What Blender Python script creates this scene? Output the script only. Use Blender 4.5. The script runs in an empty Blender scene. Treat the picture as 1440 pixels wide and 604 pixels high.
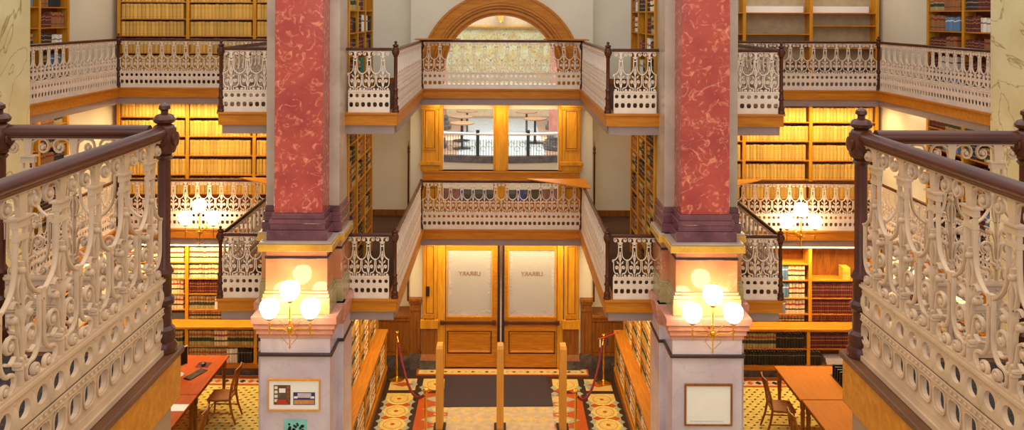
import bpy, bmesh, math, random
from mathutils import Vector, Matrix
PI = math.pi
sc = bpy.context.scene
COL = sc.collection
random.seed(7)

# ------------------------------------------------------------------ camera, world, exposure
EYE = 7.6
F1, F2 = 3.16, 6.06            # gallery floors
VPX, VPY, FPX = 706.0, 20.0, 1160.0
cam_d = bpy.data.cameras.new('camera')
cam = bpy.data.objects.new('camera', cam_d); COL.objects.link(cam)
cam.location = (0, 0, EYE)
cam.rotation_euler = (Matrix.Rotation(PI/2, 4, 'X') @ Matrix.Rotation(0.0040, 4, 'Z')).to_euler()
cam_d.sensor_width = 36.0
cam_d.lens = FPX/1440*36
cam_d.shift_x = (720-VPX)/1440
cam_d.shift_y = -(302-VPY)/1440
cam_d.clip_start = 0.05
sc.camera = cam
sc.view_settings.view_transform = 'Standard'
sc.view_settings.look = 'None'
sc.view_settings.exposure = 0.28
sc.view_settings.gamma = 1.0
sc.view_settings.use_curve_mapping = False
sc.cycles.use_denoising = True
sc.cycles.max_bounces = 8
sc.cycles.sample_clamp_indirect = 6.0
world = bpy.data.worlds.new('world'); sc.world = world
world.use_nodes = True
WB = world.node_tree.nodes['Background']
WB.inputs[0].default_value = (0.95, 0.95, 1.0, 1)
WB.inputs[1].default_value = 0.5

def area(name, loc, rot, sx, sy, power, col):
    l = bpy.data.lights.new(name, 'AREA'); l.shape = 'RECTANGLE'; l.size = sx; l.size_y = sy
    l.energy = power; l.color = col
    o = bpy.data.objects.new(name, l); COL.objects.link(o); o.location = loc; o.rotation_euler = rot
    return o
WARM = (1.0, 0.78, 0.42)
WARM2 = (1.0, 0.84, 0.58)
# area lights out of view: an assumed skylight over the hall, daylight from behind
area('skylight', (0, 5.5, 13.0), (0, 0, 0), 12, 12, 620, (1.0, 0.96, 0.93))
area('rear_daylight', (0, -3.0, 9.5), (math.radians(78), 0, 0), 12, 5, 230, (0.97, 0.95, 1.0))
# lamps under each gallery, pointing down
for sx in (-1, 1):
    for zz, pw in ((F2-0.37, 70), (F1-0.37, 85)):
        area('gallery_lamp', (sx*6.3, 17.45, zz), (math.radians(-8), 0, 0), 3.2, 0.25, pw, WARM)
    for zz, pw in ((F2-0.37, 9), (F1-0.37, 42)):
        area('gallery_lamp', (sx*2.0, 15.4, zz), (0, 0, 0), 0.5, 3.4, pw, WARM)
        area('gallery_lamp', (sx*8.1, 15.2, zz), (0, 0, 0), 0.25, 3.0, pw*0.55, WARM2)
    area('upper_lamp', (sx*6.3, 17.3, 8.9), (0, 0, 0), 3.2, 0.4, 14, WARM2)
for zz, pw in ((F2-0.37, 30), (F1-0.37, 36)):
    area('gallery_lamp', (0, 17.38, zz), (math.radians(6), 0, 0), 3.0, 0.2, pw, WARM)
area('hall_fill_light', (0, 27, 11.5), (0, 0, 0), 10, 8, 1500, (1.0, 0.93, 0.82))  # unseen fill lights added to brighten the hall beyond the panes
area('hall_fill_light', (0, 28.5, 2.9), (math.radians(25), 0, 0), 5, 3, 190, (1.0, 0.9, 0.75))
area('hall_fill_light', (0, 25, 5.9), (math.radians(10), 0, 0), 6, 3, 90, (1.0, 0.9, 0.75))

# ------------------------------------------------------------------ materials
def lin(c):
    return tuple(((v/255)/12.92 if v/255 <= 0.04045 else (((v/255)+0.055)/1.055)**2.4) for v in c)
def newmat(name):
    m = bpy.data.materials.new(name); m.use_nodes = True
    nt = m.node_tree; b = nt.nodes['Principled BSDF']
    return m, nt, b
def ramp(nt, stops):
    r = nt.nodes.new('ShaderNodeValToRGB'); cr = r.color_ramp
    while len(cr.elements) < len(stops): cr.elements.new(0.5)
    for e, (p, c) in zip(cr.elements, stops):
        e.position = p; e.color = (*lin(c), 1)
    return r
def plain(name, c, rough=0.5, metal=0.0, spec=0.5, var=0.06, scale=6.0, emit=None):
    m, nt, b = newmat(name)
    n = nt.nodes.new('ShaderNodeTexNoise'); n.inputs['Scale'].default_value = scale; n.inputs['Detail'].default_value = 3
    tc = nt.nodes.new('ShaderNodeTexCoord'); nt.links.new(tc.outputs['Object'], n.inputs['Vector'])
    lo = tuple(max(0, v*(1-var)) for v in c); hi = tuple(min(255, v*(1+var)) for v in c)
    r = ramp(nt, [(0.3, lo), (0.7, hi)])
    nt.links.new(n.outputs['Fac'], r.inputs['Fac']); nt.links.new(r.outputs['Color'], b.inputs['Base Color'])
    b.inputs['Roughness'].default_value = rough; b.inputs['Metallic'].default_value = metal
    b.inputs['Specular IOR Level'].default_value = spec
    if emit:
        b.inputs['Emission Color'].default_value = (*lin(emit[0]), 1); b.inputs['Emission Strength'].default_value = emit[1]
    return m
def wood(name, c1, c2, scale=(1.5, 14, 14), rough=0.45, coat=0.0, spec=0.25):
    m, nt, b = newmat(name)
    tc = nt.nodes.new('ShaderNodeTexCoord'); mp = nt.nodes.new('ShaderNodeMapping')
    mp.inputs['Scale'].default_value = scale
    nt.links.new(tc.outputs['Object'], mp.inputs['Vector'])
    n = nt.nodes.new('ShaderNodeTexNoise'); n.inputs['Scale'].default_value = 1.6; n.inputs['Detail'].default_value = 6
    n.inputs['Distortion'].default_value = 0.8
    nt.links.new(mp.outputs['Vector'], n.inputs['Vector'])
    r = ramp(nt, [(0.25, c1), (0.5, tuple((a+d)/2 for a, d in zip(c1, c2))), (0.75, c2)])
    nt.links.new(n.outputs['Fac'], r.inputs['Fac']); nt.links.new(r.outputs['Color'], b.inputs['Base Color'])
    b.inputs['Roughness'].default_value = rough
    b.inputs['Specular IOR Level'].default_value = spec
    b.inputs['Coat Weight'].default_value = coat; b.inputs['Coat Roughness'].default_value = 0.2
    return m
def marble(name, base, dark, vein, scale=1.0, vs=1.3, vw=0.04, rough=0.18, blotch=None, cover=(0.45, 0.72), thin=0.5):
    """base colour clouded with `dark`, crossed by thin wandering `vein` lines; optional lighter blotches"""
    m, nt, b = newmat(name)
    tc = nt.nodes.new('ShaderNodeTexCoord'); mp = nt.nodes.new('ShaderNodeMapping')
    mp.inputs['Scale'].default_value = (scale,)*3; mp.inputs['Rotation'].default_value = (0.4, 0.5, 0.3)
    nt.links.new(tc.outputs['Object'], mp.inputs['Vector'])
    n = nt.nodes.new('ShaderNodeTexNoise'); n.inputs['Scale'].default_value = 1.8; n.inputs['Detail'].default_value = 8
    nt.links.new(mp.outputs['Vector'], n.inputs['Vector'])
    r = ramp(nt, [(0.3, dark), (0.62, base)]); nt.links.new(n.outputs['Fac'], r.inputs['Fac'])
    col = r.outputs['Color']
    if blotch:
        w = nt.nodes.new('ShaderNodeTexNoise'); w.inputs['Scale'].default_value = 7.5; w.inputs['Detail'].default_value = 2
        w.inputs['Distortion'].default_value = 1.6
        nt.links.new(mp.outputs['Vector'], w.inputs['Vector'])
        rr = ramp(nt, [(cover[0], (0, 0, 0)), (cover[1], (255, 255, 255))]); nt.links.new(w.outputs['Fac'], rr.inputs['Fac'])
        mx = nt.nodes.new('ShaderNodeMixRGB'); mx.inputs[2].default_value = (*lin(blotch), 1)
        nt.links.new(rr.outputs['Color'], mx.inputs[0]); nt.links.new(col, mx.inputs[1]); col = mx.outputs[0]
    v = nt.nodes.new('ShaderNodeTexNoise'); v.inputs['Scale'].default_value = vs; v.inputs['Detail'].default_value = 4
    v.inputs['Distortion'].default_value = 1.2
    nt.links.new(mp.outputs['Vector'], v.inputs['Vector'])
    s = nt.nodes.new('ShaderNodeMath'); s.operation = 'SUBTRACT'; s.inputs[1].default_value = 0.5
    a = nt.nodes.new('ShaderNodeMath'); a.operation = 'ABSOLUTE'
    nt.links.new(v.outputs['Fac'], s.inputs[0]); nt.links.new(s.outputs[0], a.inputs[0])
    rv = ramp(nt, [(0.0, (int(255*thin),)*3), (vw, (0, 0, 0))]); nt.links.new(a.outputs[0], rv.inputs['Fac'])
    mx2 = nt.nodes.new('ShaderNodeMixRGB'); mx2.inputs[2].default_value = (*lin(vein), 1)
    nt.links.new(rv.outputs['Color'], mx2.inputs[0]); nt.links.new(col, mx2.inputs[1])
    nt.links.new(mx2.outputs[0], b.inputs['Base Color'])
    b.inputs['Roughness'].default_value = rough
    return m
M = {}
M['iron'] = plain('iron_cream', (198, 164, 126), 0.42, spec=0.5, var=0.05, scale=9)
M['iron_far'] = plain('iron_pale', (230, 210, 188), 0.5, var=0.03)
M['rail'] = plain('rail_brown', (78, 38, 20), 0.24, spec=0.3, var=0.12)
M['wood'] = wood('oak_golden', (176, 100, 20), (208, 136, 34))
M['woodx'] = wood('oak_golden_upright', (186, 120, 20), (222, 158, 42), (14, 14, 1.5))
M['woodd'] = wood('oak_dark', (116, 64, 20), (160, 98, 30), (12, 12, 1.6))
M['ledge'] = wood('ledge_walnut', (92, 56, 32), (122, 78, 44), (2, 2, 8))
M['red_wood'] = wood('table_mahogany', (166, 66, 12), (190, 86, 18), (10, 1.5, 10), rough=0.6, spec=0.1)
M['oak_table'] = wood('table_oak', (188, 106, 14), (204, 120, 22), (10, 1.2, 10), rough=0.6, spec=0.12)
M['chair'] = wood('chair_oak', (140, 78, 26), (178, 104, 38), (8, 8, 2))
M['metal'] = plain('channel_taupe', (150, 128, 122), 0.5, var=0.03)
M['panel'] = plain('fascia_panel_taupe', (156, 122, 88), 0.5, var=0.04)
M['cream'] = plain('plaster_cream', (226, 214, 188), 0.8, var=0.02, scale=1.5)
M['soffit'] = plain('soffit_cream', (215, 195, 160), 0.8, var=0.02)
M['red'] = marble('granite_red', (184, 76, 58), (156, 54, 46), (240, 186, 160), 1.0, 0.8, 0.003, 0.16, blotch=(228, 136, 100), cover=(0.54, 0.74), thin=0.6)
M['beige'] = marble('marble_beige', (196, 176, 156), (172, 150, 132), (150, 130, 116), 1.0, 1.5, 0.01, 0.25)
M['orange'] = marble('marble_orange', (206, 142, 96), (184, 112, 76), (240, 214, 170), 1.2, 2.0, 0.008, 0.1)
M['plum'] = marble('marble_plum', (122, 72, 76), (88, 46, 52), (190, 150, 150), 1.6, 2.4, 0.006, 0.15)
M['ochre'] = marble('marble_ochre', (216, 168, 62), (190, 138, 44), (240, 220, 150), 1.5, 2.0, 0.01, 0.2)
M['olive'] = marble('marble_olive', (190, 170, 120), (156, 140, 92), (214, 200, 150), 2.0, 2.0, 0.01, 0.2)
M['pink'] = marble('marble_pink', (212, 150, 130), (188, 124, 108), (236, 200, 186), 2.0, 2.0, 0.01, 0.2)
M['lav'] = marble('marble_lavender', (206, 192, 202), (186, 168, 182), (150, 132, 150), 1.0, 1.6, 0.016, 0.25)
M['black_m'] = plain('marble_black', (52, 34, 38), 0.15)
M['yellow_m'] = marble('marble_yellow', (228, 214, 166), (212, 196, 142), (136, 108, 62), 0.8, 1.0, 0.012, 0.25, thin=0.85)
M['granite'] = marble('granite_grey', (96, 84, 78), (58, 52, 50), (150, 136, 120), 4.0, 3.0, 0.02, 0.2)
M['gold'] = plain('brass', (228, 178, 72), 0.18, metal=1.0, var=0.02)
M['globe'] = plain('lamp_glass', (255, 250, 240), 0.3, var=0.0, emit=((255, 226, 184), 14.0))
M['white'] = plain('paper_white', (236, 232, 226), 0.6, var=0.01)
M['black'] = plain('black_plastic', (24, 22, 24), 0.35)
M['mat'] = plain('rubber_mat', (58, 44, 50), 0.8, var=0.15, scale=60)
M['rope'] = plain('velvet_burgundy', (120, 18, 40), 0.7)
M['silver'] = plain('silver_plastic', (186, 182, 180), 0.35)
M['carpet'] = marble('carpet_dark', (70, 60, 56), (34, 28, 28), (104, 94, 86), 40.0, 3.0, 0.2, 0.95)
M['carpet'].node_tree.nodes['Principled BSDF'].inputs['Specular IOR Level'].default_value = 0.0
M['post'] = wood('post_maple', (206, 138, 50), (224, 158, 66), (10, 10, 1))
M['tile_y'] = plain('tile_yellow', (226, 196, 100), 0.5, spec=0.2, var=0.06, scale=14)
M['tile_k'] = plain('tile_dark', (58, 42, 34), 0.35)
M['tile_o'] = plain('tile_orange', (190, 84, 26), 0.35, var=0.05, scale=20)
M['tile_g'] = plain('tile_grey', (168, 170, 150), 0.35, var=0.05, scale=20)
M['tile_b'] = plain('tile_buff', (222, 186, 110), 0.35, var=0.06, scale=20)
M['tile_c'] = plain('tile_cream', (206, 180, 138), 0.3, var=0.08, scale=8)
M['floor_dark'] = plain('gallery_carpet', (84, 62, 50), 0.9, spec=0.1)
M['teal'] = plain('teal_card', (120, 196, 192), 0.6)
M['hall_floor'] = plain('hall_floor', (164, 134, 116), 0.3, var=0.08)
M['hall_blue'] = marble('hall_pale_blue', (186, 200, 206), (150, 172, 184), (236, 236, 236), 3.0, 3.0, 0.05, 0.3)
M['hall_wall'] = plain('hall_wall', (216, 196, 160), 0.7, var=0.04)
M['mural'] = marble('mural', (206, 214, 176), (196, 176, 92), (150, 92, 50), 1.4, 1.0, 0.05, 0.7, blotch=(160, 110, 60), cover=(0.55, 0.7))
M['pinkcol'] = marble('column_pink', (196, 132, 112), (168, 104, 92), (226, 180, 160), 2.0, 2.0, 0.02, 0.2)
M['gilt'] = plain('gilt', (226, 180, 60), 0.3, metal=0.4)
M['flag_blue'] = plain('flag_blue', (44, 40, 110), 0.6)
M['flag_red'] = plain('flag_red', (186, 50, 40), 0.6)
M['shutter'] = plain('shutter_grey', (150, 150, 142), 0.6)

def glass(name, tint=(1, 1, 1), gl=0.08):
    m, nt, b = newmat(name); nt.nodes.remove(b)
    t = nt.nodes.new('ShaderNodeBsdfTransparent'); t.inputs[0].default_value = (*tint, 1)
    g = nt.nodes.new('ShaderNodeBsdfGlossy'); g.inputs['Roughness'].default_value = 0.03
    mx = nt.nodes.new('ShaderNodeMixShader'); mx.inputs[0].default_value = gl
    nt.links.new(t.outputs[0], mx.inputs[1]); nt.links.new(g.outputs[0], mx.inputs[2])
    nt.links.new(mx.outputs[0], nt.nodes['Material Output'].inputs[0])
    return m
M['glass'] = glass('clear_glass', gl=0.025)
m, nt, b = newmat('frosted_glass')
b.inputs['Base Color'].default_value = (*lin((208, 200, 194)), 1); b.inputs['Roughness'].default_value = 0.35
b.inputs['Transmission Weight'].default_value = 0.35; M['frost'] = m

def bookmat(name, base, bands=(), seed=0.0, var=0.18):
    """bands: (z0, z1, colour) along the spine; each volume a little lighter or darker"""
    m, nt, b = newmat(name)
    tc = nt.nodes.new('ShaderNodeTexCoord'); sp = nt.nodes.new('ShaderNodeSeparateXYZ')
    nt.links.new(tc.outputs['UV'], sp.inputs[0])
    stops = [(0.0, base)]
    for z0, z1, c in bands: stops += [(z0, c), (z1, base)]
    r = ramp(nt, stops); r.color_ramp.interpolation = 'CONSTANT'
    nt.links.new(sp.outputs['Y'], r.inputs['Fac'])
    oi = nt.nodes.new('ShaderNodeObjectInfo')
    wn = nt.nodes.new('ShaderNodeTexWhiteNoise'); wn.noise_dimensions = '1D'
    ad = nt.nodes.new('ShaderNodeMath'); ad.operation = 'ADD'
    nt.links.new(oi.outputs['Random'], ad.inputs[0]); nt.links.new(sp.outputs['X'], ad.inputs[1]); nt.links.new(ad.outputs[0], wn.inputs['W'])
    hs = nt.nodes.new('ShaderNodeHueSaturation')
    mr = nt.nodes.new('ShaderNodeMapRange'); mr.inputs[3].default_value = 1-var; mr.inputs[4].default_value = 1+var
    nt.links.new(wn.outputs['Value'], mr.inputs[0]); nt.links.new(mr.outputs[0], hs.inputs['Value'])
    nt.links.new(r.outputs['Color'], hs.inputs['Color']); nt.links.new(hs.outputs[0], b.inputs['Base Color'])
    b.inputs['Roughness'].default_value = 0.6
    return m
RD, BK, CR = (178, 52, 34), (34, 26, 22), (224, 200, 150)
BM = {
 'tan': bookmat('book_tan', (212, 164, 72), [(0.10, 0.115, (160, 112, 40)), (0.72, 0.735, (160, 112, 40)), (0.82, 0.835, (160, 112, 40))]),
 'reporter': bookmat('book_reporter', CR, [(0.28, 0.38, BK), (0.62, 0.76, RD)]),
 'green': bookmat('book_green', (170, 150, 90), [(0.30, 0.55, (44, 52, 36)), (0.66, 0.82, (160, 70, 40))]),
 'maroon': bookmat('book_maroon', (96, 26, 28), [(0.2, 0.23, (190, 150, 70)), (0.55, 0.58, (190, 150, 70)), (0.78, 0.81, (190, 150, 70))]),
 'dark': bookmat('book_dark', (48, 32, 28), [(0.2, 0.24, (170, 140, 90)), (0.5, 0.56, (170, 140, 90)), (0.8, 0.84, (170, 140, 90))]),
 'black': bookmat('book_black', (26, 22, 20), [(0.72, 0.76, (150, 130, 90))]),
 'orange': bookmat('book_orange', (226, 150, 74), []),
 'blue': bookmat('book_blue', (96, 130, 160), [(0.7, 0.78, (220, 220, 220))]),
 'teal': bookmat('book_teal', (30, 120, 110), []),
 'white': bookmat('book_white', (226, 218, 200), [(0.6, 0.68, (120, 60, 50))]),
 'brown': bookmat('book_brown', (150, 96, 48), [(0.2, 0.24, (60, 30, 20)), (0.7, 0.82, (120, 30, 24))]),
}

# ------------------------------------------------------------------ mesh building
class MB:
    def __init__(s): s.v = []; s.f = []; s.m = []
    def add(s, vs, fs, mi=0):
        o = len(s.v); s.v += [tuple(p) for p in vs]; s.f += [tuple(i+o for i in f) for f in fs]; s.m += [mi]*len(fs); return s
    def box(s, x0, x1, y0, y1, z0, z1, mi=0):
        vs = [(x0,y0,z0),(x1,y0,z0),(x1,y1,z0),(x0,y1,z0),(x0,y0,z1),(x1,y0,z1),(x1,y1,z1),(x0,y1,z1)]
        return s.add(vs, [(0,3,2,1),(4,5,6,7),(0,1,5,4),(1,2,6,5),(2,3,7,6),(3,0,4,7)], mi)
    def frustum(s, a, b, z0, z1, mi=0):
        """a, b = (x0,x1,y0,y1) rectangles at z0 and z1"""
        vs = [(a[0],a[2],z0),(a[1],a[2],z0),(a[1],a[3],z0),(a[0],a[3],z0),(b[0],b[2],z1),(b[1],b[2],z1),(b[1],b[3],z1),(b[0],b[3],z1)]
        return s.add(vs, [(0,3,2,1),(4,5,6,7),(0,1,5,4),(1,2,6,5),(2,3,7,6),(3,0,4,7)], mi)
    def lathe(s, prof, cx=0, cy=0, n=16, mi=0, ax='z', cz=0):
        """prof: (r, h) pairs, turned about a vertical axis (ax='z') or along y (ax='y')"""
        vs = []; fs = []
        for r, h in prof:
            for k in range(n):
                a = 2*PI*(k+0.5)/n
                if ax == 'z': vs.append((cx+r*math.cos(a), cy+r*math.sin(a), cz+h))
                elif ax == 'y': vs.append((cx+r*math.cos(a), cy+h, cz+r*math.sin(a)))
                else: vs.append((cx+h, cy+r*math.cos(a), cz+r*math.sin(a)))
        for i in range(len(prof)-1):
            for k in range(n):
                k2 = (k+1) % n; fs.append((i*n+k, i*n+k2, (i+1)*n+k2, (i+1)*n+k))
        fs.append(tuple(range(n-1, -1, -1))); fs.append(tuple((len(prof)-1)*n+k for k in range(n)))
        return s.add(vs, fs, mi)
    def tube(s, pts, r, n=8, mi=0):
        pts = [Vector(p) for p in pts]; R = r if isinstance(r, (list, tuple)) else [r]*len(pts)
        vs = []; fs = []; up = None
        for i, p in enumerate(pts):
            t = (pts[min(i+1, len(pts)-1)]-pts[max(i-1, 0)]).normalized()
            if up is None:
                up = Vector((0, 0, 1)) if abs(t.z) < 0.9 else Vector((1, 0, 0))
            a = (up - t*up.dot(t)).normalized(); b = t.cross(a); up = a
            for k in range(n):
                q = 2*PI*(k+0.5)/n; vs.append(p + R[i]*(math.cos(q)*a + math.sin(q)*b))
        for i in range(len(pts)-1):
            for k in range(n):
                k2 = (k+1) % n; fs.append((i*n+k, i*n+k2, (i+1)*n+k2, (i+1)*n+k))
        fs.append(tuple(range(n-1, -1, -1))); fs.append(tuple((len(pts)-1)*n+k for k in range(n)))
        return s.add(vs, fs, mi)
    def sphere(s, c, r, n=10, mi=0, sy=1.0, sz=1.0):
        m = max(4, n//2); prof = [(r*math.sin(PI*i/m), -r*math.cos(PI*i/m)*sz) for i in range(m+1)]
        prof[0] = (r*0.02, -r*sz); prof[-1] = (r*0.02, r*sz)
        o = MB().lathe(prof, 0, 0, n)
        return s.add([(c[0]+x, c[1]+y*sy, c[2]+z) for x, y, z in o.v], o.f, mi)
    def prism(s, poly, h0, h1, ax='z', mi=0):
        """poly in (x,y) raised in z, or in (x,z) raised along y, or in (y,z) raised along x"""
        n = len(poly)
        def P(a, b, h): return (a, b, h) if ax == 'z' else ((a, h, b) if ax == 'y' else (h, a, b))
        vs = [P(a, b, h0) for a, b in poly]+[P(a, b, h1) for a, b in poly]
        fs = [tuple(range(n-1, -1, -1)), tuple(range(n, 2*n))]+[(i, (i+1) % n, n+(i+1) % n, n+i) for i in range(n)]
        return s.add(vs, fs, mi)
    def join(s, o, f=lambda p: p, mi=None):
        off = len(s.v); s.v += [f(p) for p in o.v]; s.f += [tuple(i+off for i in q) for q in o.f]
        s.m += o.m if mi is None else [mi]*len(o.f); return s
    def obj(s, name, mats, parent=None, origin=None, smooth=False, bevel=0.0):
        me = bpy.data.meshes.new(name)
        off = Vector(origin) if origin is not None else (parent['_o'] if parent is not None and '_o' in parent else (0, 0, 0))
        ox, oy, oz = off[0], off[1], off[2]
        me.from_pydata([(x-ox, y-oy, z-oz) for x, y, z in s.v], [], s.f)
        if not isinstance(mats, (list, tuple)): mats = [mats]
        for q in mats: me.materials.append(M[q] if isinstance(q, str) else q)
        if len(mats) > 1: me.polygons.foreach_set('material_index', s.m)
        bm = bmesh.new(); bm.from_mesh(me); bmesh.ops.recalc_face_normals(bm, faces=bm.faces); bm.to_mesh(me); bm.free()
        if smooth:
            me.polygons.foreach_set('use_smooth', [True]*len(me.polygons))
            me.set_sharp_from_angle(angle=math.radians(38))
        me.update()
        o = bpy.data.objects.new(name, me); COL.objects.link(o)
        if parent is not None: o.parent = parent
        if origin is not None: o.location = origin
        if bevel:
            bv = o.modifiers.new('bevel', 'BEVEL'); bv.width = bevel; bv.segments = 2; bv.limit_method = 'ANGLE'
        return o

def tag(o, label, cat, group=None, kind=None):
    o['label'] = label; o['category'] = cat
    if group: o['group'] = group
    if kind: o['kind'] = kind
    return o
def thing(name, label, cat, loc=(0, 0, 0), rz=0.0, group=None, local=False):
    """Empty at the base. Parts are given in world coordinates, or in the thing's own if local."""
    o = bpy.data.objects.new(name, None); COL.objects.link(o); o.location = loc; o.rotation_euler = (0, 0, rz)
    o.empty_display_size = 0.1
    o['_o'] = (0.0, 0.0, 0.0) if local else tuple(float(c) for c in loc)
    return tag(o, label, cat, group)
def struct(name, mb, mats, **k):
    o = mb.obj(name, mats, **k); o['kind'] = 'structure'; return o
def dup(root, loc, rz=0.0, label=None, group=None):
    r = root.copy(); COL.objects.link(r); r.location = loc; r.rotation_euler = (0, 0, rz)
    if label: r['label'] = label
    if group: r['group'] = group
    for ch in list(root.children):
        c = ch.copy(); COL.objects.link(c); c.parent = r
        for g in list(ch.children):
            d = g.copy(); COL.objects.link(d); d.parent = c
    return r
def W(u, v, Y):            # measured direction + a chosen distance from the camera -> place in the hall
    return ((u-VPX)*Y/FPX, EYE-(v-VPY)*Y/FPX)

# ------------------------------------------------------------------ large structure
BW, DW = 18.2, 17.75        # back wall, door wall
XL, XR = -8.45, 8.25
# tiled floor
fl = MB(); fl.box(XL, XR, -1, BW, -0.1, 0)
floor = struct('floor', fl, 'tile_y')
struct('wall_left', MB().box(XL-0.2, XL, -1, BW, 0, 9.4), 'cream')
struct('wall_right', MB().box(XR, XR+0.2, -1, BW, 0, 9.4), 'cream')
AR = 1.30                   # arch opening radius
AZ = 6.35
AX = -0.02
DX0, DX1 = AX-1.27, AX+1.27   # door opening
wb = MB()
for s in (-1, 1):
    a, b = (XL, -1.96) if s < 0 else (1.96, XR)
    wb.box(a, b, BW, BW+0.2, 0, 9.4)
    a, b = (-1.96, DX0) if s < 0 else (DX1, 1.96)
    wb.box(a, b, DW, BW+0.2, 0, AZ)
# wall above the spring of the arch, cut to the arch
n = 32
arc = [(AX+AR*math.cos(PI*k/n), AZ+AR*math.sin(PI*k/n)) for k in range(n+1)]
for k in range(n):
    (xa, za), (xb, zb) = arc[k], arc[k+1]
    wb.prism([(xa, za), (xa, 9.4), (xb, 9.4), (xb, zb)], DW, BW+0.2, 'y')
wb.box(AX+AR, 1.96, DW, BW+0.2, AZ, 9.4); wb.box(-1.96, AX-AR, DW, BW+0.2, AZ, 9.4)
wb.box(DX0, DX1, DW+0.1, BW+0.2, 5.55, 6.06); wb.box(DX0, DX1, DW+0.1, BW+0.2, 2.72, 3.35)
struct('wall_back', wb, 'cream')

# galleries: slabs, golden fascia boards and the channel beneath
NX0, NX1 = -1.66, 1.66       # inner edges of the projecting balconies
OXL, OXR = -4.39, 4.37
FY, GY = 12.9, 17.06         # balcony front, back rail
SL, SR = -7.93, 7.79         # side rails
def gallery(F, nm):
    slab = MB()
    slab.box(XL, XR, GY+0.1, BW, F-0.3, F-0.02)
    slab.box(OXL+0.1, NX0-0.1, FY+0.1, GY+0.1, F-0.3, F-0.02)
    slab.box(NX1+0.1, OXR-0.1, FY+0.1, GY+0.1, F-0.3, F-0.02)
    slab.box(XL, SL-0.1, 11.0, GY+0.1, F-0.3, F-0.02); slab.box(SR+0.1, XR, 11.0, GY+0.1, F-0.3, F-0.02)
    struct('gallery_slab_'+nm, slab, 'soffit')
    cp = MB()
    cp.box(XL, XR, GY+0.1, BW, F-0.02, F-0.005)
    cp.box(OXL+0.1, NX0-0.1, FY+0.1, GY+0.1, F-0.02, F-0.005); cp.box(NX1+0.1, OXR-0.1, FY+0.1, GY+0.1, F-0.02, F-0.005)
    cp.box(XL, SL-0.1, 11.0, GY+0.1, F-0.02, F-0.005); cp.box(SR+0.1, XR, 11.0, GY+0.1, F-0.02, F-0.005)
    struct('gallery_floor_'+nm, cp, 'floor_dark')
    runs = [('x', NX0, NX1, GY), ('x', SL, OXL, GY), ('x', OXR, SR, GY), ('x', OXL, NX0, FY), ('x', NX1, OXR, FY),
            ('y', FY, GY, OXL, 1), ('y', FY, GY, NX0, -1), ('y', FY, GY, NX1, 1), ('y', FY, GY, OXR, -1),
            ('y', 13.52, GY, SL, -1), ('y', 13.02, GY, SR, 1)]
    fb, ch = MB(), MB()
    for r in runs:
        if r[0] == 'x':
            _, a, b, Y = r
            e = 0.04 if Y == FY else -0.0
            # nosing, board, little cove
            fb.box(a-e, b+e, Y-0.07, Y+0.12, F-0.03, F); fb.box(a-e*0.7, b+e*0.7, Y-0.04, Y+0.12, F-0.20, F-0.03)
            ch.box(a+e*0.5, b-e*0.5, Y+0.0, Y+0.16, F-0.34, F-0.20)
        else:
            _, a, b, X, d = r   # d: side on which the slab lies
            p, q = (X-0.07*d, X+0.12*d); 
            fb.box(min(p, q), max(p, q), a+0.0, b-0.05, F-0.0302, F-0.0004)
            p, q = (X-0.04*d, X+0.12*d); fb.box(min(p, q), max(p, q), a+0.0, b-0.03, F-0.1996, F-0.0302)
            p, q = (X, X+0.16*d); ch.box(min(p, q), max(p, q), a+0.161, b-0.001, F-0.339, F-0.2005)
    struct('trim_1' if nm == 'upper' else 'trim_2', fb, 'wood')
    struct('trim_3' if nm == 'upper' else 'trim_4', ch, 'metal')
gallery(F2, 'upper'); gallery(F1, 'lower')

# ------------------------------------------------------------------ cast-iron lattice
def ribbon(mb, pts, w, d, lod, yc=0.0):
    """flat bar bent along pts in the x-z plane; w width (number or list), d depth"""
    n = len(pts); Wd = w if isinstance(w, (list, tuple)) else [w]*n
    sec = [(-1, -0.45), (-0.5, -1), (0.5, -1), (1, -0.45), (1, 0.45), (0.5, 1), (-0.5, 1), (-1, 0.45)] if lod else [(-1, -1), (1, -1), (1, 1), (-1, 1)]
    k = len(sec); vs = []; fs = []
    for i in range(n):
        a = pts[max(i-1, 0)]; b = pts[min(i+1, n-1)]
        tx, tz = b[0]-a[0], b[1]-a[1]; L = math.hypot(tx, tz) or 1; nx, nz = -tz/L, tx/L
        for (u, v) in sec:
            vs.append((pts[i][0]+nx*u*Wd[i]/2, yc+v*d/2, pts[i][1]+nz*u*Wd[i]/2))
    for i in range(n-1):
        for j in range(k):
            j2 = (j+1) % k; fs.append((i*k+j, i*k+j2, (i+1)*k+j2, (i+1)*k+j))
    fs.append(tuple(range(k))); fs.append(tuple((n-1)*k+j for j in range(k)))
    mb.add(vs, fs)
def smooth_pts(P, n):
    """Catmull-Rom through P, n steps a span"""
    out = []
    for i in range(len(P)-1):
        p0 = P[max(i-1, 0)]; p1 = P[i]; p2 = P[i+1]; p3 = P[min(i+2, len(P)-1)]
        for k in range(n):
            t = k/n
            out.append(tuple(0.5*(2*p1[c]+(p2[c]-p0[c])*t+(2*p0[c]-5*p1[c]+4*p2[c]-p3[c])*t*t+(3*p1[c]-p0[c]-3*p2[c]+p3[c])*t**3) for c in (0, 1)))
    out.append(P[-1]); return out
def spiral(cx, cz, r0, r1, a0, turns, n):
    return [(cx+(r0+(r1-r0)*k/n)*math.cos(a0+2*PI*turns*k/n), cz+(r0+(r1-r0)*k/n)*math.sin(a0+2*PI*turns*k/n)) for k in range(n+1)]
def disc(mb, x, z, r, d, n, yc=0):
    mb.lathe([(r*0.6, -d*0.62), (r, -d*0.35), (r, d*0.35), (r*0.6, d*0.62)], x, yc, n, ax='y', cz=z)
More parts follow.
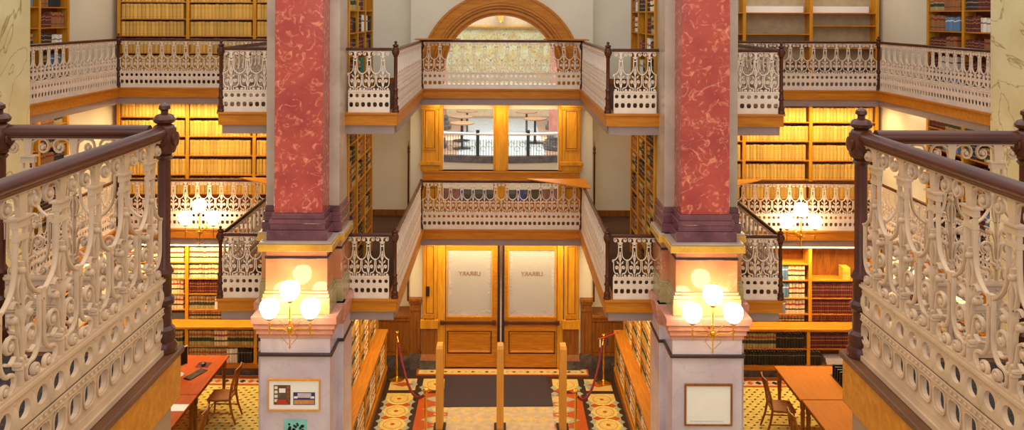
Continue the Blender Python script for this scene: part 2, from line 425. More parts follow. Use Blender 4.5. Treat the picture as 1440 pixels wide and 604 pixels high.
def lattice_unit(lod):
    mb = MB(); st = 4 if lod else 2; D = 0.015 if lod else 0.02
    for s in (-1, 1):
        def R(P, w, d=D, n=st):
            ribbon(mb, [(s*x, z) for x, z in smooth_pts(P, n)], w, d, lod)
        # column stile that swings out into the hanging loop
        P = smooth_pts([(0.027, 0.86), (0.027, 0.78), (0.030, 0.715), (0.040, 0.665), (0.066, 0.628), (0.098, 0.606), (0.1195, 0.600)], st)
        ribbon(mb, [(s*x, z) for x, z in P], 0.0125, D*1.1, lod)
        # volute under the handrail
        P = [(0.010, 0.905), (0.022, 0.938), (0.050, 0.953)]+[(p[0], p[1]) for p in spiral(0.076, 0.917, 0.037, 0.012, 1.9, -1.05, 14 if lod else 8)]
        ribbon(mb, [(s*x, z) for x, z in P], 0.012, D, lod)
        disc(mb, s*0.077, 0.915, 0.012, D*1.35, 10 if lod else 6)
        # lyre side down to the foot scroll
        R([(0.112, 0.604), (0.108, 0.575), (0.108, 0.52), (0.107, 0.46), (0.098, 0.425), (0.076, 0.400), (0.050, 0.396), (0.034, 0.385), (0.032, 0.362), (0.046, 0.342)], 0.0135)
        P = spiral(0.082, 0.358, 0.026, 0.010, -2.2, 1.1, 12 if lod else 7)
        ribbon(mb, [(0.046*s, 0.342)]+[(s*x, z) for x, z in P], 0.012, D, lod)
        disc(mb, s*0.084, 0.358, 0.0125, D*1.35, 10 if lod else 6)
        # fleur curl
        P = [(0.006, 0.415), (0.018, 0.455), (0.026, 0.500)]+spiral(0.056, 0.487, 0.030, 0.011, 2.5, -1.1, 12 if lod else 7)
        ribbon(mb, [(s*x, z) for x, z in P], 0.012, D, lod)
        disc(mb, s*0.057, 0.484, 0.0125, D*1.35, 10 if lod else 6)
        # leaf above the curl
        R([(0.003, 0.480), (0.012, 0.530), (0.034, 0.572), (0.062, 0.585)], [0.008]*(st*3+1), D)
        disc(mb, s*0.040, 0.562, 0.014, 0.026, 8 if lod else 5)
        R([(0.0, 0.700), (0.020, 0.660), (0.014, 0.620), (0.0, 0.585)], 0.010, D)
        if lod:
            R([(0.03, 0.445), (0.055, 0.43), (0.078, 0.44)], 0.009, D)
            R([(0.004, 0.60), (0.03, 0.615), (0.052, 0.600)], 0.008, D)
    ribbon(mb, [(0, 0.735), (0, 0.60), (0, 0.45), (0, 0.33)], 0.012, 0.026, lod)
    disc(mb, 0, 0.708, 0.013, 0.028, 8 if lod else 6)
    disc(mb, 0, 0.415, 0.019, D*1.4, 10 if lod else 6)
    if lod:
        for k in range(6):
            a = PI*k/3; disc(mb, 0.017*math.cos(a), 0.415+0.017*math.sin(a), 0.009, D*1.8, 6)
    # capital and its ledge, neck
    mb.box(-0.036, 0.036, -0.011, 0.011, 0.845, 0.872); mb.box(-0.044, 0.044, -0.018, 0.018, 0.872, 0.879)
    mb.box(-0.034, 0.034, -0.010, 0.010, 0.803, 0.820)
    mb.frustum((-0.014, 0.014, -0.009, 0.009), (-0.024, 0.024, -0.010, 0.010), 0.879, 0.958)
    # knot where neighbouring loops meet (both edges of the unit)
    s = -1; mb.box(s*0.120-0.012, s*0.120+0.012, -0.010, 0.010, 0.575, 0.614)
    # narrow drop below the knot
    if lod: ribbon(mb, [(-0.120, 0.58), (-0.120, 0.50)], [0.010, 0.004], 0.02, lod)
    return mb
def hole_cell(w, z0, z1, rx, rz, zc, th, lod, sq=2.0):
    mb = MB(); m = 16 if lod else 8; yo = th/2
    ca = [math.atan2(z-zc, x) % (2*PI) for x, z in ((w/2, z1), (-w/2, z1), (-w/2, z0), (w/2, z0))]
    an = sorted([2*PI*(k+0.5)/m for k in range(m) if all(abs(2*PI*(k+0.5)/m-q) > 0.09 for q in ca)]+ca); n = len(an)
    out = []; inn = []
    for a in an:
        c, s = math.cos(a), math.sin(a)
        r = (abs(c/rx)**sq+abs(s/rz)**sq)**(-1/sq); inn.append((r*c, zc+r*s))
        t = min((w/2)/abs(c) if abs(c) > 1e-6 else 9, ((z1-zc) if s > 0 else (zc-z0))/abs(s) if abs(s) > 1e-6 else 9)
        out.append((c*t, zc+s*t))
    vs = [(x, -yo, z) for x, z in out]+[(x, -yo, z) for x, z in inn]+[(x, yo, z) for x, z in out]+[(x, yo, z) for x, z in inn]
    fs = []
    for k in range(n):
        j = (k+1) % n
        fs += [(k, j, n+j, n+k), (2*n+k, 3*n+k, 3*n+j, 2*n+j), (n+k, n+j, 3*n+j, 3*n+k)]
    return mb.add(vs, fs)
UNIT = {0: lattice_unit(0), 1: lattice_unit(1)}
CELLS = {}
for lod in (0, 1):
    a = hole_cell(0.0995, 0.206, 0.314, 0.031, 0.0315, 0.262, 0.016, lod)
    b = hole_cell(0.0995, 0.052, 0.176, 0.033, 0.038, 0.122, 0.016, lod, 3.2)
    CELLS[lod] = (a, b)
def lattice(L, lod, P=0.24):
    """lattice panel of length L along +x from 0, bottom at z=0"""
    mb = MB(); n = max(1, round(L/P)); w = L/n; k = w/0.24
    for i in range(n):
        c = (i+0.5)*w; mb.join(UNIT[lod], lambda p: (c+p[0]*k, p[1], p[2]))
    m = max(1, round(L/0.0995)); cw = L/m
    for i in range(m):
        c = (i+0.5)*cw
        for q in CELLS[lod]: mb.join(q, lambda p: (c+p[0]*cw/0.0995, p[1], p[2]))
    if lod:
        for i in range(m+1):      # little turned balusters between the holes
            x = min(max(i*cw, 0.012), L-0.012)
            for s in (-1, 1):
                mb.lathe([(0.006, 0.205), (0.010, 0.222), (0.016, 0.245), (0.015, 0.270), (0.007, 0.292), (0.011, 0.302), (0.006, 0.314)], x, s*0.002, 8)
        nb = int(L/0.03)
        for i in range(nb):
            for s in (-1, 1): mb.sphere(((i+0.5)*L/nb, s*0.011, 0.191), 0.0085, 6)
        for i in range(m):        # raised rims round the lower openings
            c = (i+0.5)*cw
            for s in (-1, 1):
                ribbon(mb, [(c+cw*0.40*math.copysign(abs(math.cos(a))**0.62, math.cos(a)), 0.122+0.046*math.copysign(abs(math.sin(a))**0.62, math.sin(a))) for a in [2*PI*(q+0.5)/14 for q in range(15)]], 0.006, 0.010, 0, s*0.009)
    # mouldings
    mb.box(0, L, -0.020, 0.020, 0.322, 0.333); mb.box(0, L, -0.012, 0.012, 0.314, 0.342)
    mb.box(0, L, -0.012, 0.012, 0.176, 0.206)
    if lod: mb.box(0, L, -0.016, 0.016, 0.199, 0.206); mb.box(0, L, -0.016, 0.016, 0.174, 0.180)
    mb.box(0, L, -0.012, 0.012, 0.0, 0.052); mb.box(0, L, -0.022, 0.022, 0.0, 0.022)
    mb.box(0, L, -0.012, 0.012, 0.953, 0.965)
    return mb
def newel(mb, x, y, z, s=1.0, n=12):
    """turned post with a rosette block and a finial"""
    pr = [(0.058, 0.0), (0.058, 0.03), (0.048, 0.045), (0.052, 0.06), (0.050, 0.10), (0.036, 0.115), (0.034, 0.20), (0.046, 0.215), (0.046, 0.235), (0.034, 0.25),
          (0.034, 0.34), (0.044, 0.355), (0.036, 0.37), (0.028, 0.385), (0.028, 0.86), (0.040, 0.875), (0.032, 0.885)]
    mb.lathe([(r*s, h*s) for r, h in pr], x, y, n, cz=z)
    top = [(0.032, 0.885), (0.046, 0.895), (0.052, 0.91), (0.052, 1.0), (0.044, 1.015), (0.030, 1.022), (0.046, 1.032), (0.050, 1.045), (0.038, 1.062), (0.016, 1.070),
           (0.016, 1.082), (0.026, 1.09), (0.024, 1.105), (0.006, 1.118)]
    mb.lathe([(r*s, h*s) for r, h in top], x, y, n, cz=z)
    for d in ((1, 0), (-1, 0)):
        mb.lathe([(0.034*s, 0), (0.034*s, 0.010*s*d[0]), (0.016*s, 0.014*s*d[0])], x+0.046*s*d[0], y, 10, ax='x', cz=z+0.955*s)
    for d in (1, -1):
        mb.lathe([(0.034*s, 0), (0.034*s, 0.010*s*d), (0.016*s, 0.014*s*d)], x, y+0.046*s*d, 10, ax='y', cz=z+0.955*s)
def railing(label, a, b, z, lod=0, posts=(), h=1.0, mat='iron_far', group=None, P=0.24, ps=1.0, e=(0.0, 0.0)):
    """run from a to b (x,y); parts: lattice panel, handrail, newel posts"""
    ax, ay = a; bx, by = b; L = math.hypot(bx-ax, by-ay); th = math.atan2(by-ay, bx-ax)
    t = thing('balcony_railing', label, 'railing', (ax, ay, z), th, group, local=True)
    p = lattice(L-e[0]-e[1]-0.06, lod, P)
    pm = MB().join(p, lambda q: (q[0]+e[0]+0.03, q[1], q[2]*h))
    pm.obj('lattice_panel', mat, t, smooth=bool(lod))
    hr = MB()
    pts = [(0.0+e[0], 0, h*0.985), (L-e[1], 0, h*0.985)]
    n = 16 if lod else 8
    x0, x1 = pts[0][0], pts[1][0]
    r = 0.031 if lod else 0.026
    hr.lathe([(r, 0), (r, x1-x0)], x0, 0, n, ax='x', cz=h*0.985)
    hr.box(x0, x1, -0.026, 0.026, h*0.962, h*0.972)
    o = hr.obj('handrail', 'rail', t, smooth=True)
    for q in posts:
        pm = MB(); newel(pm, 0, 0, 0, ps, 16 if lod else 10)
        po = pm.obj('newel_post', 'rail', t, smooth=True); po.location = (L*q, 0, 0)
    return t

# ------------------------------------------------------------------ piers
def zz(v, s=98.3): return EYE-(v-VPY)/s
PROF = [  # (v top, v bottom, extra, material)
 (-300, 304, 0.00, 'red'), (304, 312, 0.03, 'plum'), (312, 318, 0.06, 'plum'), (318, 327, 0.045, 'plum'), (327, 341, 0.085, 'plum'), (341, 344, 0.17, 'beige'),
 (344, 354, 0.185, 'ochre'), (354, 363, 0.09, 'orange'), (363, 366, 0.105, 'black_m'), (366, 411, 0.095, 'orange'), (411, 415, 0.11, 'olive'), (415, 420, 0.13, 'olive'),
 (420, 443, 0.14, 'olive'), (443, 453, 0.26, 'pink'), (453, 461, 0.23, 'pink'), (461, 469, 0.20, 'pink'), (469, 475, 0.17, 'pink'), (475, 497, 0.15, 'lav'), (497, 501, 0.185, 'black_m'),
 (501, 800, 0.15, 'lav')]
PIER = {}
for side, xc in ((-1, -2.94), (1, 2.955)):
    mats = ['red', 'plum', 'beige', 'ochre', 'orange', 'black_m', 'olive', 'pink', 'lav']
    pm, bmn = MB(), MB()
    xm = xc+side*0.05
    for v0, v1, e, mt in PROF:
        z1 = min(zz(v0), 9.4); z0 = max(zz(v1), 0)
        pm.box(xc-0.35-e, xc+0.35+e, 11.95-e, 12.45, z0, z1, mats.index(mt))
        k = 0.55
        m2 = 'beige' if mt == 'red' else mt
        bmn.box(xm-0.55-e*k, xm+0.55+e*k, 12.42-e*k, 13.05, z0, z1, mats.index(m2))
    struct('pier_left' if side < 0 else 'pier_right', bmn, mats, bevel=0.006)
    struct('pilaster_left' if side < 0 else 'pilaster_right', pm, mats, bevel=0.006)
# side piers of yellow marble
struct('side_pier_left', MB().box(XL+0.01, -7.75, 12.3, 13.55, 0, 9.4), 'yellow_m')
struct('side_pier_right', MB().box(7.73, XR-0.01, 12.0, 13.05, 0, 9.4), 'yellow_m')

# ------------------------------------------------------------------ railings
for F, nm in ((F2, 'upper'), (F1, 'lower')):
    q = 'of the %s gallery' % nm
    railing('cream iron railing spanning the centre, %s gallery, before the %s' % (nm, 'arched window' if nm == 'upper' else 'two-pane window'), (NX0, GY), (NX1, GY), F, posts=(0, 1), ps=0.92)
    railing('cream iron railing on the inner right side of the left projecting balcony, %s gallery' % nm, (NX0, FY), (NX0, GY), F, posts=(0,), e=(0, .06))
    railing('cream iron railing on the inner left side of the right projecting balcony, %s gallery' % nm, (NX1, FY), (NX1, GY), F, posts=(0,), e=(0, .06))
    railing('white iron railing panel between left red pier and central opening, %s gallery' % nm, (-2.43, FY), (NX0, FY), F, e=(0, .06))
    railing('white iron railing panel between central opening and right red pier, %s gallery' % nm, (NX1, FY), (2.45, FY), F, e=(.06, 0))
    railing('white iron railing panel left of the left red pier, with dark corner post, %s gallery' % nm, (OXL, FY), (-3.55, FY), F, posts=(0,))
    railing('white iron railing panel right of the right red pier, with dark corner post, %s gallery' % nm, (3.57, FY), (OXR, FY), F, posts=(1,))
    railing('iron railing on the outer left side of the left projecting balcony, %s gallery' % nm, (OXL, FY), (OXL, GY), F, e=(.06, .06))
    railing('iron railing on the outer right side of the right projecting balcony, %s gallery' % nm, (OXR, FY), (OXR, GY), F, e=(.06, .06))
    railing('cream iron railing along the left rear bookcases, %s gallery' % nm, (SL, GY), (OXL, GY), F, posts=(0,))
    railing('cream iron railing along the right rear bookcases, %s gallery' % nm, (OXR, GY), (SR, GY), F, posts=(1,))
    railing('cream iron railing along the left side wall up to the yellow marble pier, %s gallery' % nm, (SL, 13.56), (SL, GY), F, e=(0, .06))
    railing('cream iron railing along the right side wall up to the yellow marble pier, %s gallery' % nm, (SR, 13.06), (SR, GY), F, e=(0, .06))

# near balconies either side of the camera
NZ = 6.10
for s, X in ((-1, -1.50), (1, 1.60)):
    z = NZ if s < 0 else NZ-0.01
    sd = 'left' if s < 0 else 'right'
    Xo = X+s*0.735
    railing('large near scrollwork railing running forward on the %s, dark glossy handrail' % sd, (X, 1.0), (X, 3.67), z, 1, posts=(1,), mat='iron', h=0.985, ps=0.985, P=0.232)
    a, b = ((Xo, 3.67), (X, 3.67)) if s < 0 else ((X, 3.67), (Xo, 3.67))
    railing('short near scrollwork railing crossing behind the %s handrail to the frame edge' % sd, a, b, z, 1, posts=((0,) if s < 0 else (1,)), mat='iron', h=0.985, ps=0.985, e=((0, .065) if s < 0 else (.065, 0)))
    t = MB()
    lo, hi = sorted((Xo-s*-0.5, X-s*0.068))
    t.box(lo, hi, 0.4, 3.745, z-0.032, z-0.003)
    struct('trim_5' if s < 0 else 'trim_6', t, 'ledge', bevel=0.008)
    lo2, hi2 = sorted((Xo-s*-0.5, X-s*0.055))
    struct('trim_7' if s < 0 else 'trim_8', MB().box(lo2, hi2, 0.4, 3.73, z-0.23, z-0.032), 'wood', bevel=0.004)
    p = MB(); lo3, hi3 = sorted((Xo-s*-0.5, X-s*0.03))
    for k in range(4): p.box(lo3, hi3, 3.68-(k+1)*0.8+0.012, 3.68-k*0.8, z-0.75, z-0.235)
    p.box(lo3+0.02, hi3-0.02, 0.4, 3.66, z-0.75, z-0.235)
    struct('gallery_panel_'+sd, p, 'panel')
    lo4, hi4 = sorted((Xo-s*-0.5, X+s*0.06))
    struct('gallery_floor_near_'+sd, MB().box(lo4, hi4, 0.4, 3.6, z-0.003, z+0.002), 'carpet')

# ------------------------------------------------------------------ door wall: casing, window, arch, doors
YW = DW-0.06                   # front of the woodwork
def wx(u, Y=DW): return (u-VPX)*Y/FPX
def wz(v, Y=DW): return EYE-(v-VPY)*Y/FPX
# arch casing, a ring with stepped mouldings
ac = MB()
def ring(mb, r0, r1, y0, y1, a0=0, a1=PI, n=40, mi=0):
    vs = []; fs = []
    for k in range(n+1):
        a = a0+(a1-a0)*k/n; c, s = math.cos(a), math.sin(a)
        for r, y in ((r0, y0), (r1, y0), (r1, y1), (r0, y1)): vs.append((AX+r*c, y, AZ+r*s))
    for k in range(n):
        for j in range(4): fs.append((k*4+j, k*4+(j+1) % 4, (k+1)*4+(j+1) % 4, (k+1)*4+j))
    fs += [(0, 1, 2, 3), (n*4+3, n*4+2, n*4+1, n*4)]
    mb.add(vs, fs, mi)
for r0, r1, y in ((1.68, 1.73, DW-0.10), (1.48, 1.68, DW-0.075), (1.44, 1.48, DW-0.10), (1.38, 1.44, DW-0.05), (1.35, 1.38, DW-0.02), (1.29, 1.35, DW-0.045)):
    if r0 != 1.35: ring(ac, r0, r1, y, DW-0.001)
ring(ac, 1.22, 1.30, DW+0.02, DW+0.30)
gr = MB(); ring(gr, 1.345, 1.385, DW-0.03, DW-0.001); ring(gr, 1.475, 1.492, DW-0.078, DW-0.002)  # darker oak rings paint in the shade of the arch grooves
ar = thing('arched_casing', 'golden oak arched casing around the semicircular window above the upper railing', 'arch casing', (AX, DW, F2))
ac.obj('arch_ring', 'wood', ar)
gr.obj('moulding_shade', 'woodd', ar)
jb = MB()
for s in (-1, 1):
    jb = MB()
    a, b = sorted((AX+s*1.22, AX+s*1.73)); jb.box(a, b, DW-0.075, DW-0.001, F2, AZ)
    jb.obj('jamb', 'woodx', ar)
gp = MB(); gv = [(AX+1.22*math.cos(PI*k/40), AZ+1.22*math.sin(PI*k/40)) for k in range(41)]+[(AX-1.22, F2), (AX+1.22, F2)]
gp.prism(gv, DW+0.15, DW+0.16, 'y'); g = gp.obj('pane', 'glass', ar)

# two-storey oak frame: pilasters, transom, post
fr = thing('window_casing', 'tall golden oak window casing with pilasters and centre post, first gallery level', 'window casing', (0, DW, F1))
def pilaster(mb, x0, x1, z0, z1, Y):
    mb.box(x0, x1, Y-0.08, Y, z0, z1)
    w = 0.05
    for q, (yy, mi) in enumerate(((0.10, 0), (0.085, 1))):  # inner strips in dark oak paint the shade of the recess
        o = 0.0 if q == 0 else 0.02
        a, b, c, d = x0+w+o, x1-w-o, z0+0.25+o, z1-0.16-o
        mb.box(a, b, Y-yy, Y-0.08, c, c+0.02, mi); mb.box(a, b, Y-yy, Y-0.08, d, d+0.02, mi)
        mb.box(a, a+0.02, Y-yy, Y-0.08, c+0.02, d, mi); mb.box(b-0.02, b, Y-yy, Y-0.08, c+0.02, d, mi)
    mb.box(x0-0.03, x1+0.03, Y-0.14, Y, z1-0.09, z1); mb.box(x0-0.015, x1+0.015, Y-0.12, Y, z1-0.13, z1-0.10)
    mb.box(x1-0.006, x1+0.002, Y-0.082, Y, z0, z1-0.13, 1); mb.box(x0-0.002, x0+0.006, Y-0.082, Y, z0, z1-0.13, 1)  # dark strips paint shade down both pilaster edges
z_tr0, z_tr1 = wz(252), wz(239)
for s in (-1, 1):
    a, b = (wx(594), wx(618)) if s < 0 else (wx(791), wx(817))
    p = MB(); pilaster(p, a, b, z_tr1+0.20, F2-0.36, DW)
    p.box(a-0.04, b+0.04, DW-0.15, DW, z_tr1+0.13, z_tr1+0.20); p.box(a-0.01, b+0.01, DW-0.11, DW, z_tr1, z_tr1+0.13)
    p.obj('pilaster', ['woodx', 'woodd'], fr)
    p = MB(); pilaster(p, a, b, F1+0.02, z_tr0, DW); p.obj('pilaster', ['woodx', 'woodd'], fr)
MB().box(wx(596), wx(815), DW-0.12, DW+0.05, z_tr0, z_tr1).box(wx(596), wx(815), DW-0.14, DW+0.05, z_tr1-0.03, z_tr1-0.0).obj('transom', 'wood', fr)
ps = MB()
ps.box(wx(698), wx(712), DW-0.09, DW+0.05, F1+0.4, z_tr0-0.001); ps.box(wx(698), wx(712), DW-0.09, DW+0.05, z_tr1+0.001, F2-0.36)
ps.box(wx(694.5), wx(698), DW-0.05, DW+0.05, F1+0.4, z_tr0-0.001); ps.box(wx(712), wx(715.5), DW-0.05, DW+0.05, F1+0.4, z_tr0-0.001)
ps.box(wx(694.5), wx(698), DW-0.05, DW+0.05, z_tr1+0.001, F2-0.36); ps.box(wx(712), wx(715.5), DW-0.05, DW+0.05, z_tr1+0.001, F2-0.36)
ps.obj('centre_post', 'woodx', fr)
for s in (-1, 1):
    a, b = (wx(618), wx(623.5)) if s < 0 else (wx(786), wx(791))
    MB().box(a, b, DW-0.06, DW+0.1, F1+0.05, F2-0.36).obj('inner_jamb', 'woodx', fr)
MB().box(wx(623.5), wx(786), DW-0.02, DW+0.06, F1+0.0, F1+0.4).obj('apron_panel', 'wood', fr)
for a, b in ((623.5, 694.5), (715.5, 786)):
    MB().box(wx(a), wx(b), DW+0.0, DW+0.008, F1+0.4, z_tr0-0.001).obj('pane', 'glass', fr)
    MB().box(wx(a), wx(b), DW+0.0, DW+0.008, z_tr1+0.001, F2-0.36).obj('pane', 'glass', fr)

# ground floor double doors
dc = thing('door_casing', 'golden oak casing with pilasters around the double doors at the far end', 'door casing', (0, DW, 0))
for s in (-1, 1):
    a, b = (wx(595), wx(617)) if s < 0 else (wx(793), wx(815))
    p = MB(); pilaster(p, a+0.02, b-0.0, wz(457), F1-0.36, DW)
    p.box(a-0.02, b+0.02, DW-0.16, DW, wz(457)-0.02, wz(447)); p.obj('pilaster', ['woodx', 'woodd'], dc)
    p = MB(); p.box(a, b, DW-0.11, DW, 0.33, wz(457)-0.02)
    p.box(a+0.06, a+0.08, DW-0.125, DW-0.11, 0.5, 1.1); p.box(b-0.08, b-0.06, DW-0.125, DW-0.11, 0.5, 1.1); p.box(a+0.06, b-0.06, DW-0.125, DW-0.11, 1.08, 1.10)
    p.frustum((a-0.03, b+0.03, DW-0.17, DW), (a, b, DW-0.11, DW), 0.22, 0.33)
    p.obj('pedestal', 'woodd', dc)
    MB().box(a-0.03, b+0.03, DW-0.19, DW, 0.0, 0.22).obj('base_block', 'granite', dc)
    a, b = (wx(617), wx(628)) if s < 0 else (wx(785), wx(793))
    MB().box(a, b, DW-0.07, DW+0.05, 0.0, F1-0.36).obj('jamb', 'woodx', dc)
MB().box(wx(628), wx(785), DW-0.07, DW+0.05, F1-0.5, F1-0.36).obj('lintel', 'wood', dc)
MB().box(wx(628), wx(785), DW-0.10, DW+0.1, 0.0, 0.03).obj('threshold', 'tile_c', dc)

def letters(txt, size, mat, parent, loc, name='lettering', mirror=True, rot=(PI/2, 0, 0), ext=0.002):
    cu = bpy.data.curves.new(name, 'FONT'); cu.body = txt; cu.size = size; cu.extrude = ext; cu.align_x = 'CENTER'; cu.resolution_u = 2; cu.offset = size*0.02
    tmp = bpy.data.objects.new('tmp', cu); COL.objects.link(tmp)
    dg = bpy.context.evaluated_depsgraph_get(); me = bpy.data.meshes.new_from_object(tmp.evaluated_get(dg))
    bpy.data.objects.remove(tmp); me.materials.clear(); me.materials.append(M[mat])
    if mirror:
        for v in me.vertices: v.co.x = -v.co.x
        me.flip_normals()
    o = bpy.data.objects.new(name, me); COL.objects.link(o); o.parent = parent
    off = parent['_o'] if parent is not None and '_o' in parent else (0, 0, 0)
    o.location = tuple(l-k for l, k in zip(loc, off)); o.rotation_euler = rot
    return o
M['etch'] = plain('etched_letters', (150, 112, 100), 0.5)
M['etch2'] = plain('etched_border', (196, 180, 176), 0.5)
for s, u0, u1, p0, p1 in ((-1, 628, 703, 631, 693), (1, 709, 785, 717, 782)):
    sd = 'left' if s < 0 else 'right'
    d = thing('door', '%s leaf of the oak double doors, frosted pane with mirrored lettering' % sd, 'door', (wx(u0), DW, 0.03))
    x0, x1 = wx(u0)+0.004, wx(u1)-0.004; px0, px1 = wx(p0), wx(p1); zt = F1-0.5; zb = 0.035
    zp0 = wz(443)
    f = MB()
    Y0, Y1 = DW-0.055, DW-0.005
    f.box(x0, px0, Y0, Y1, zb, zt); f.box(px1, x1, Y0, Y1, zb, zt); f.box(px0, px1, Y0, Y1, wz(464), zp0); f.box(px0, px1, Y0, Y1, zb, wz(495))
    f.box(px0, px1, Y0, Y1, zt-0.12, zt)
    f.box(px0, px1, Y0+0.018, Y1, wz(495), wz(464))
    lf = f.obj('leaf_frame', 'wood', d)
    gm = MB()  # thin dark strips paint in shade at leaf edges and around panels
    for q in (0, 1):
        a, b, c, e = (px0-0.004, px1+0.004, wz(495)-0.004, wz(464)+0.004) if q == 0 else (px0-0.034, px1+0.034, zp0-0.034, zt-0.1)
        gm.box(a, a+0.012, Y0-0.004, Y0+0.01, c, e).box(b-0.012, b, Y0-0.004, Y0+0.01, c, e).box(a, b, Y0-0.004, Y0+0.01, c, c+0.012)
        if q == 0: gm.box(a, b, Y0-0.004, Y0+0.01, e-0.012, e)
    gm.box(x0, x0+0.008, Y0-0.004, Y0, zb, zt).box(x1-0.008, x1, Y0-0.004, Y0, zb, zt)
    gm.obj('groove_shade', 'rail', d).parent = lf
    r = MB(); a, b, c, e = px0+0.01, px1-0.01, wz(495)+0.01, wz(464)-0.01; w = 0.06
    # bevelled raised panel
    vs = [(a, Y0+0.02, c), (b, Y0+0.02, c), (b, Y0+0.02, e), (a, Y0+0.02, e), (a+0.02, Y0-0.012, c+0.02), (b-0.02, Y0-0.012, c+0.02), (b-0.02, Y0-0.012, e-0.02), (a+0.02, Y0-0.012, e-0.02),
          (a+w, Y0+0.008, c+w), (b-w, Y0+0.008, c+w), (b-w, Y0+0.008, e-w), (a+w, Y0+0.008, e-w)]
    fs = [(0, 1, 5, 4), (1, 2, 6, 5), (2, 3, 7, 6), (3, 0, 4, 7), (4, 5, 9, 8), (5, 6, 10, 9), (6, 7, 11, 10), (7, 4, 8, 11), (8, 9, 10, 11)]
    r.add(vs, fs); r.obj('raised_panel', 'wood', d).parent = lf
    gl = MB().box(px0, px1, DW-0.035, DW-0.027, zp0, zt-0.12).obj('frosted_pane', 'frost', d)
    cx = (px0+px1)/2
    lt = letters('LIBRARY', 0.125, 'etch', d, (cx, DW-0.038, wz(386.5)))
    bd = MB()
    for q in (-1, 1):
        xx = cx+q*((px1-px0)/2-0.055)
        for k in range(26):
            zc = zp0+0.45+k*0.075
            if zc < zt-0.2 and (k % 9) != 8: bd.box(xx-0.028, xx+0.028, DW-0.0365, DW-0.0352, zc, zc+0.05)
        for k in range(7): bd.lathe([(0.03-0.002*k, 0), (0.03-0.002*k, 0.001)], xx-q*0.05*k*0.8, DW-0.0365, 6, ax='y', cz=zp0+0.07+0.012*(k % 3))
    bd.box(px0+0.3, px1-0.3, DW-0.0365, DW-0.0352, zp0+0.02, zp0+0.05)
    bd.obj('etched_border', 'etch2', d).parent = gl; lt.parent = gl
    bd = MB().box(px0-0.03, px0, Y0-0.012, Y0, zp0-0.03, zt-0.1).box(px1, px1+0.03, Y0-0.012, Y0, zp0-0.03, zt-0.1).box(px0, px1, Y0-0.012, Y0, zp0-0.03, zp0)
    bd.obj('glazing_bead', 'woodx', d).parent = lf
    pb = MB(); z = wz(451)
    xa, xb = (wx(621), wx(699)) if s < 0 else (wx(710.5), wx(788))
    pb.box(xa, xb, Y0-0.075, Y0-0.035, z-0.032, z+0.032); pb.box(xa+0.0, xa+0.08, Y0-0.085, Y0, z-0.04, z+0.04); pb.box(xb-0.08, xb, Y0-0.085, Y0, z-0.04, z+0.04)
    pb.obj('push_bar', 'rail', d, bevel=0.006)
    e = x1 if s < 0 else x0
    MB().box(min(e, e-s*0.035), max(e, e-s*0.035), Y0-0.02, Y1, zb, zt).obj('meeting_stile', 'woodd', d)
    as_ = MB().box(min(e, e-s*-0.0)-0.022, e+0.022, Y0-0.03, Y0-0.001, zb, zt); as_.obj('meeting_stile_bar', 'black', d)
sw = MB().box(wx(601), wx(606), DW-0.115, DW-0.08, wz(414), wz(401)).box(wx(603), wx(604), DW-0.125, DW-0.115, wz(409), wz(406))
sw = sw.obj('light_switch', 'black', None, origin=(wx(603.5), DW-0.1, wz(408))); tag(sw, 'small dark switch plate on the casing pilaster left of the double doors', 'switch')

# wainscot on both sides of the doors
for s in (-1, 1):
    sd = 'left' if s < 0 else 'right'
    w = thing('wainscot', 'dark oak beadboard wainscot on the wall %s of the double doors' % sd, 'wainscot', (s*2.3, 17.65, 0))
    b = MB()
    def bx(xa, xb, y0, y1, z0, z1):
        lo, hi = sorted((s*xa, s*xb)); b.box(lo, hi, y0, y1, z0, z1)
    bx(1.95, 2.62, 17.72, BW, 0.28, 1.02)
    for k in range(9): bx(1.97+k*0.072, 1.97+k*0.072+0.060, 17.708, 17.72, 0.36, 0.98)
    bx(1.72, 1.95, DW-0.06, DW, 0.33, 1.4)
    for k in range(3): bx(1.735+k*0.07, 1.735+k*0.07+0.058, DW-0.072, DW-0.06, 0.42, 1.2)
    b.obj('beadboard', 'woodd', w)
    b = MB(); bx(1.95, 2.62, 17.66, BW, 1.10, 1.16); bx(1.95, 2.62, 17.69, BW, 1.02, 1.10)
    b.obj('cap_moulding', 'woodd', w, bevel=0.006); b = MB(); bx(1.95, 2.62, 17.70, 17.72, 0.28, 0.34); b.obj('base_moulding', 'woodd', w); b = MB()
    bx(1.70, 2.0, DW-0.13, DW, 1.46, 1.52); bx(1.71, 1.97, DW-0.10, DW, 1.40, 1.46); bx(1.72, 1.95, DW-0.08, DW, 1.24, 1.28)
    b.obj('cap_moulding', 'woodd', w, bevel=0.006)
    b = MB(); bx(1.95, 2.62, 17.69, BW, 0.0, 0.28); bx(1.70, 1.95, DW-0.12, DW, 0.0, 0.33); b.obj('stone_base', 'granite', w)
    # pole with a pointed finial
    x = s*1.985; pz = MB()
    pz.lathe([(0.020, 1.48), (0.020, 4.62), (0.03, 4.64), (0.03, 4.67), (0.018, 4.69), (0.032, 4.73), (0.018, 4.78), (0.010, 4.80), (0.003, 4.90)], x, 17.62, 10)
    o = pz.obj('iron_pole', 'rail', None, origin=(x, 17.62, 1.48), smooth=True)
    tag(o, 'slender dark iron pole with a pointed finial beside the window casing, %s side' % sd, 'pole')
    tr = MB(); lo, hi = sorted((s*1.96, s*2.9)); tr.box(lo, hi, BW-0.03, BW, F1, F1+0.13); tr.box(lo, hi, BW-0.03, BW, F2, F2+0.13)
    struct('baseboard_%s' % sd, tr, 'woodd')

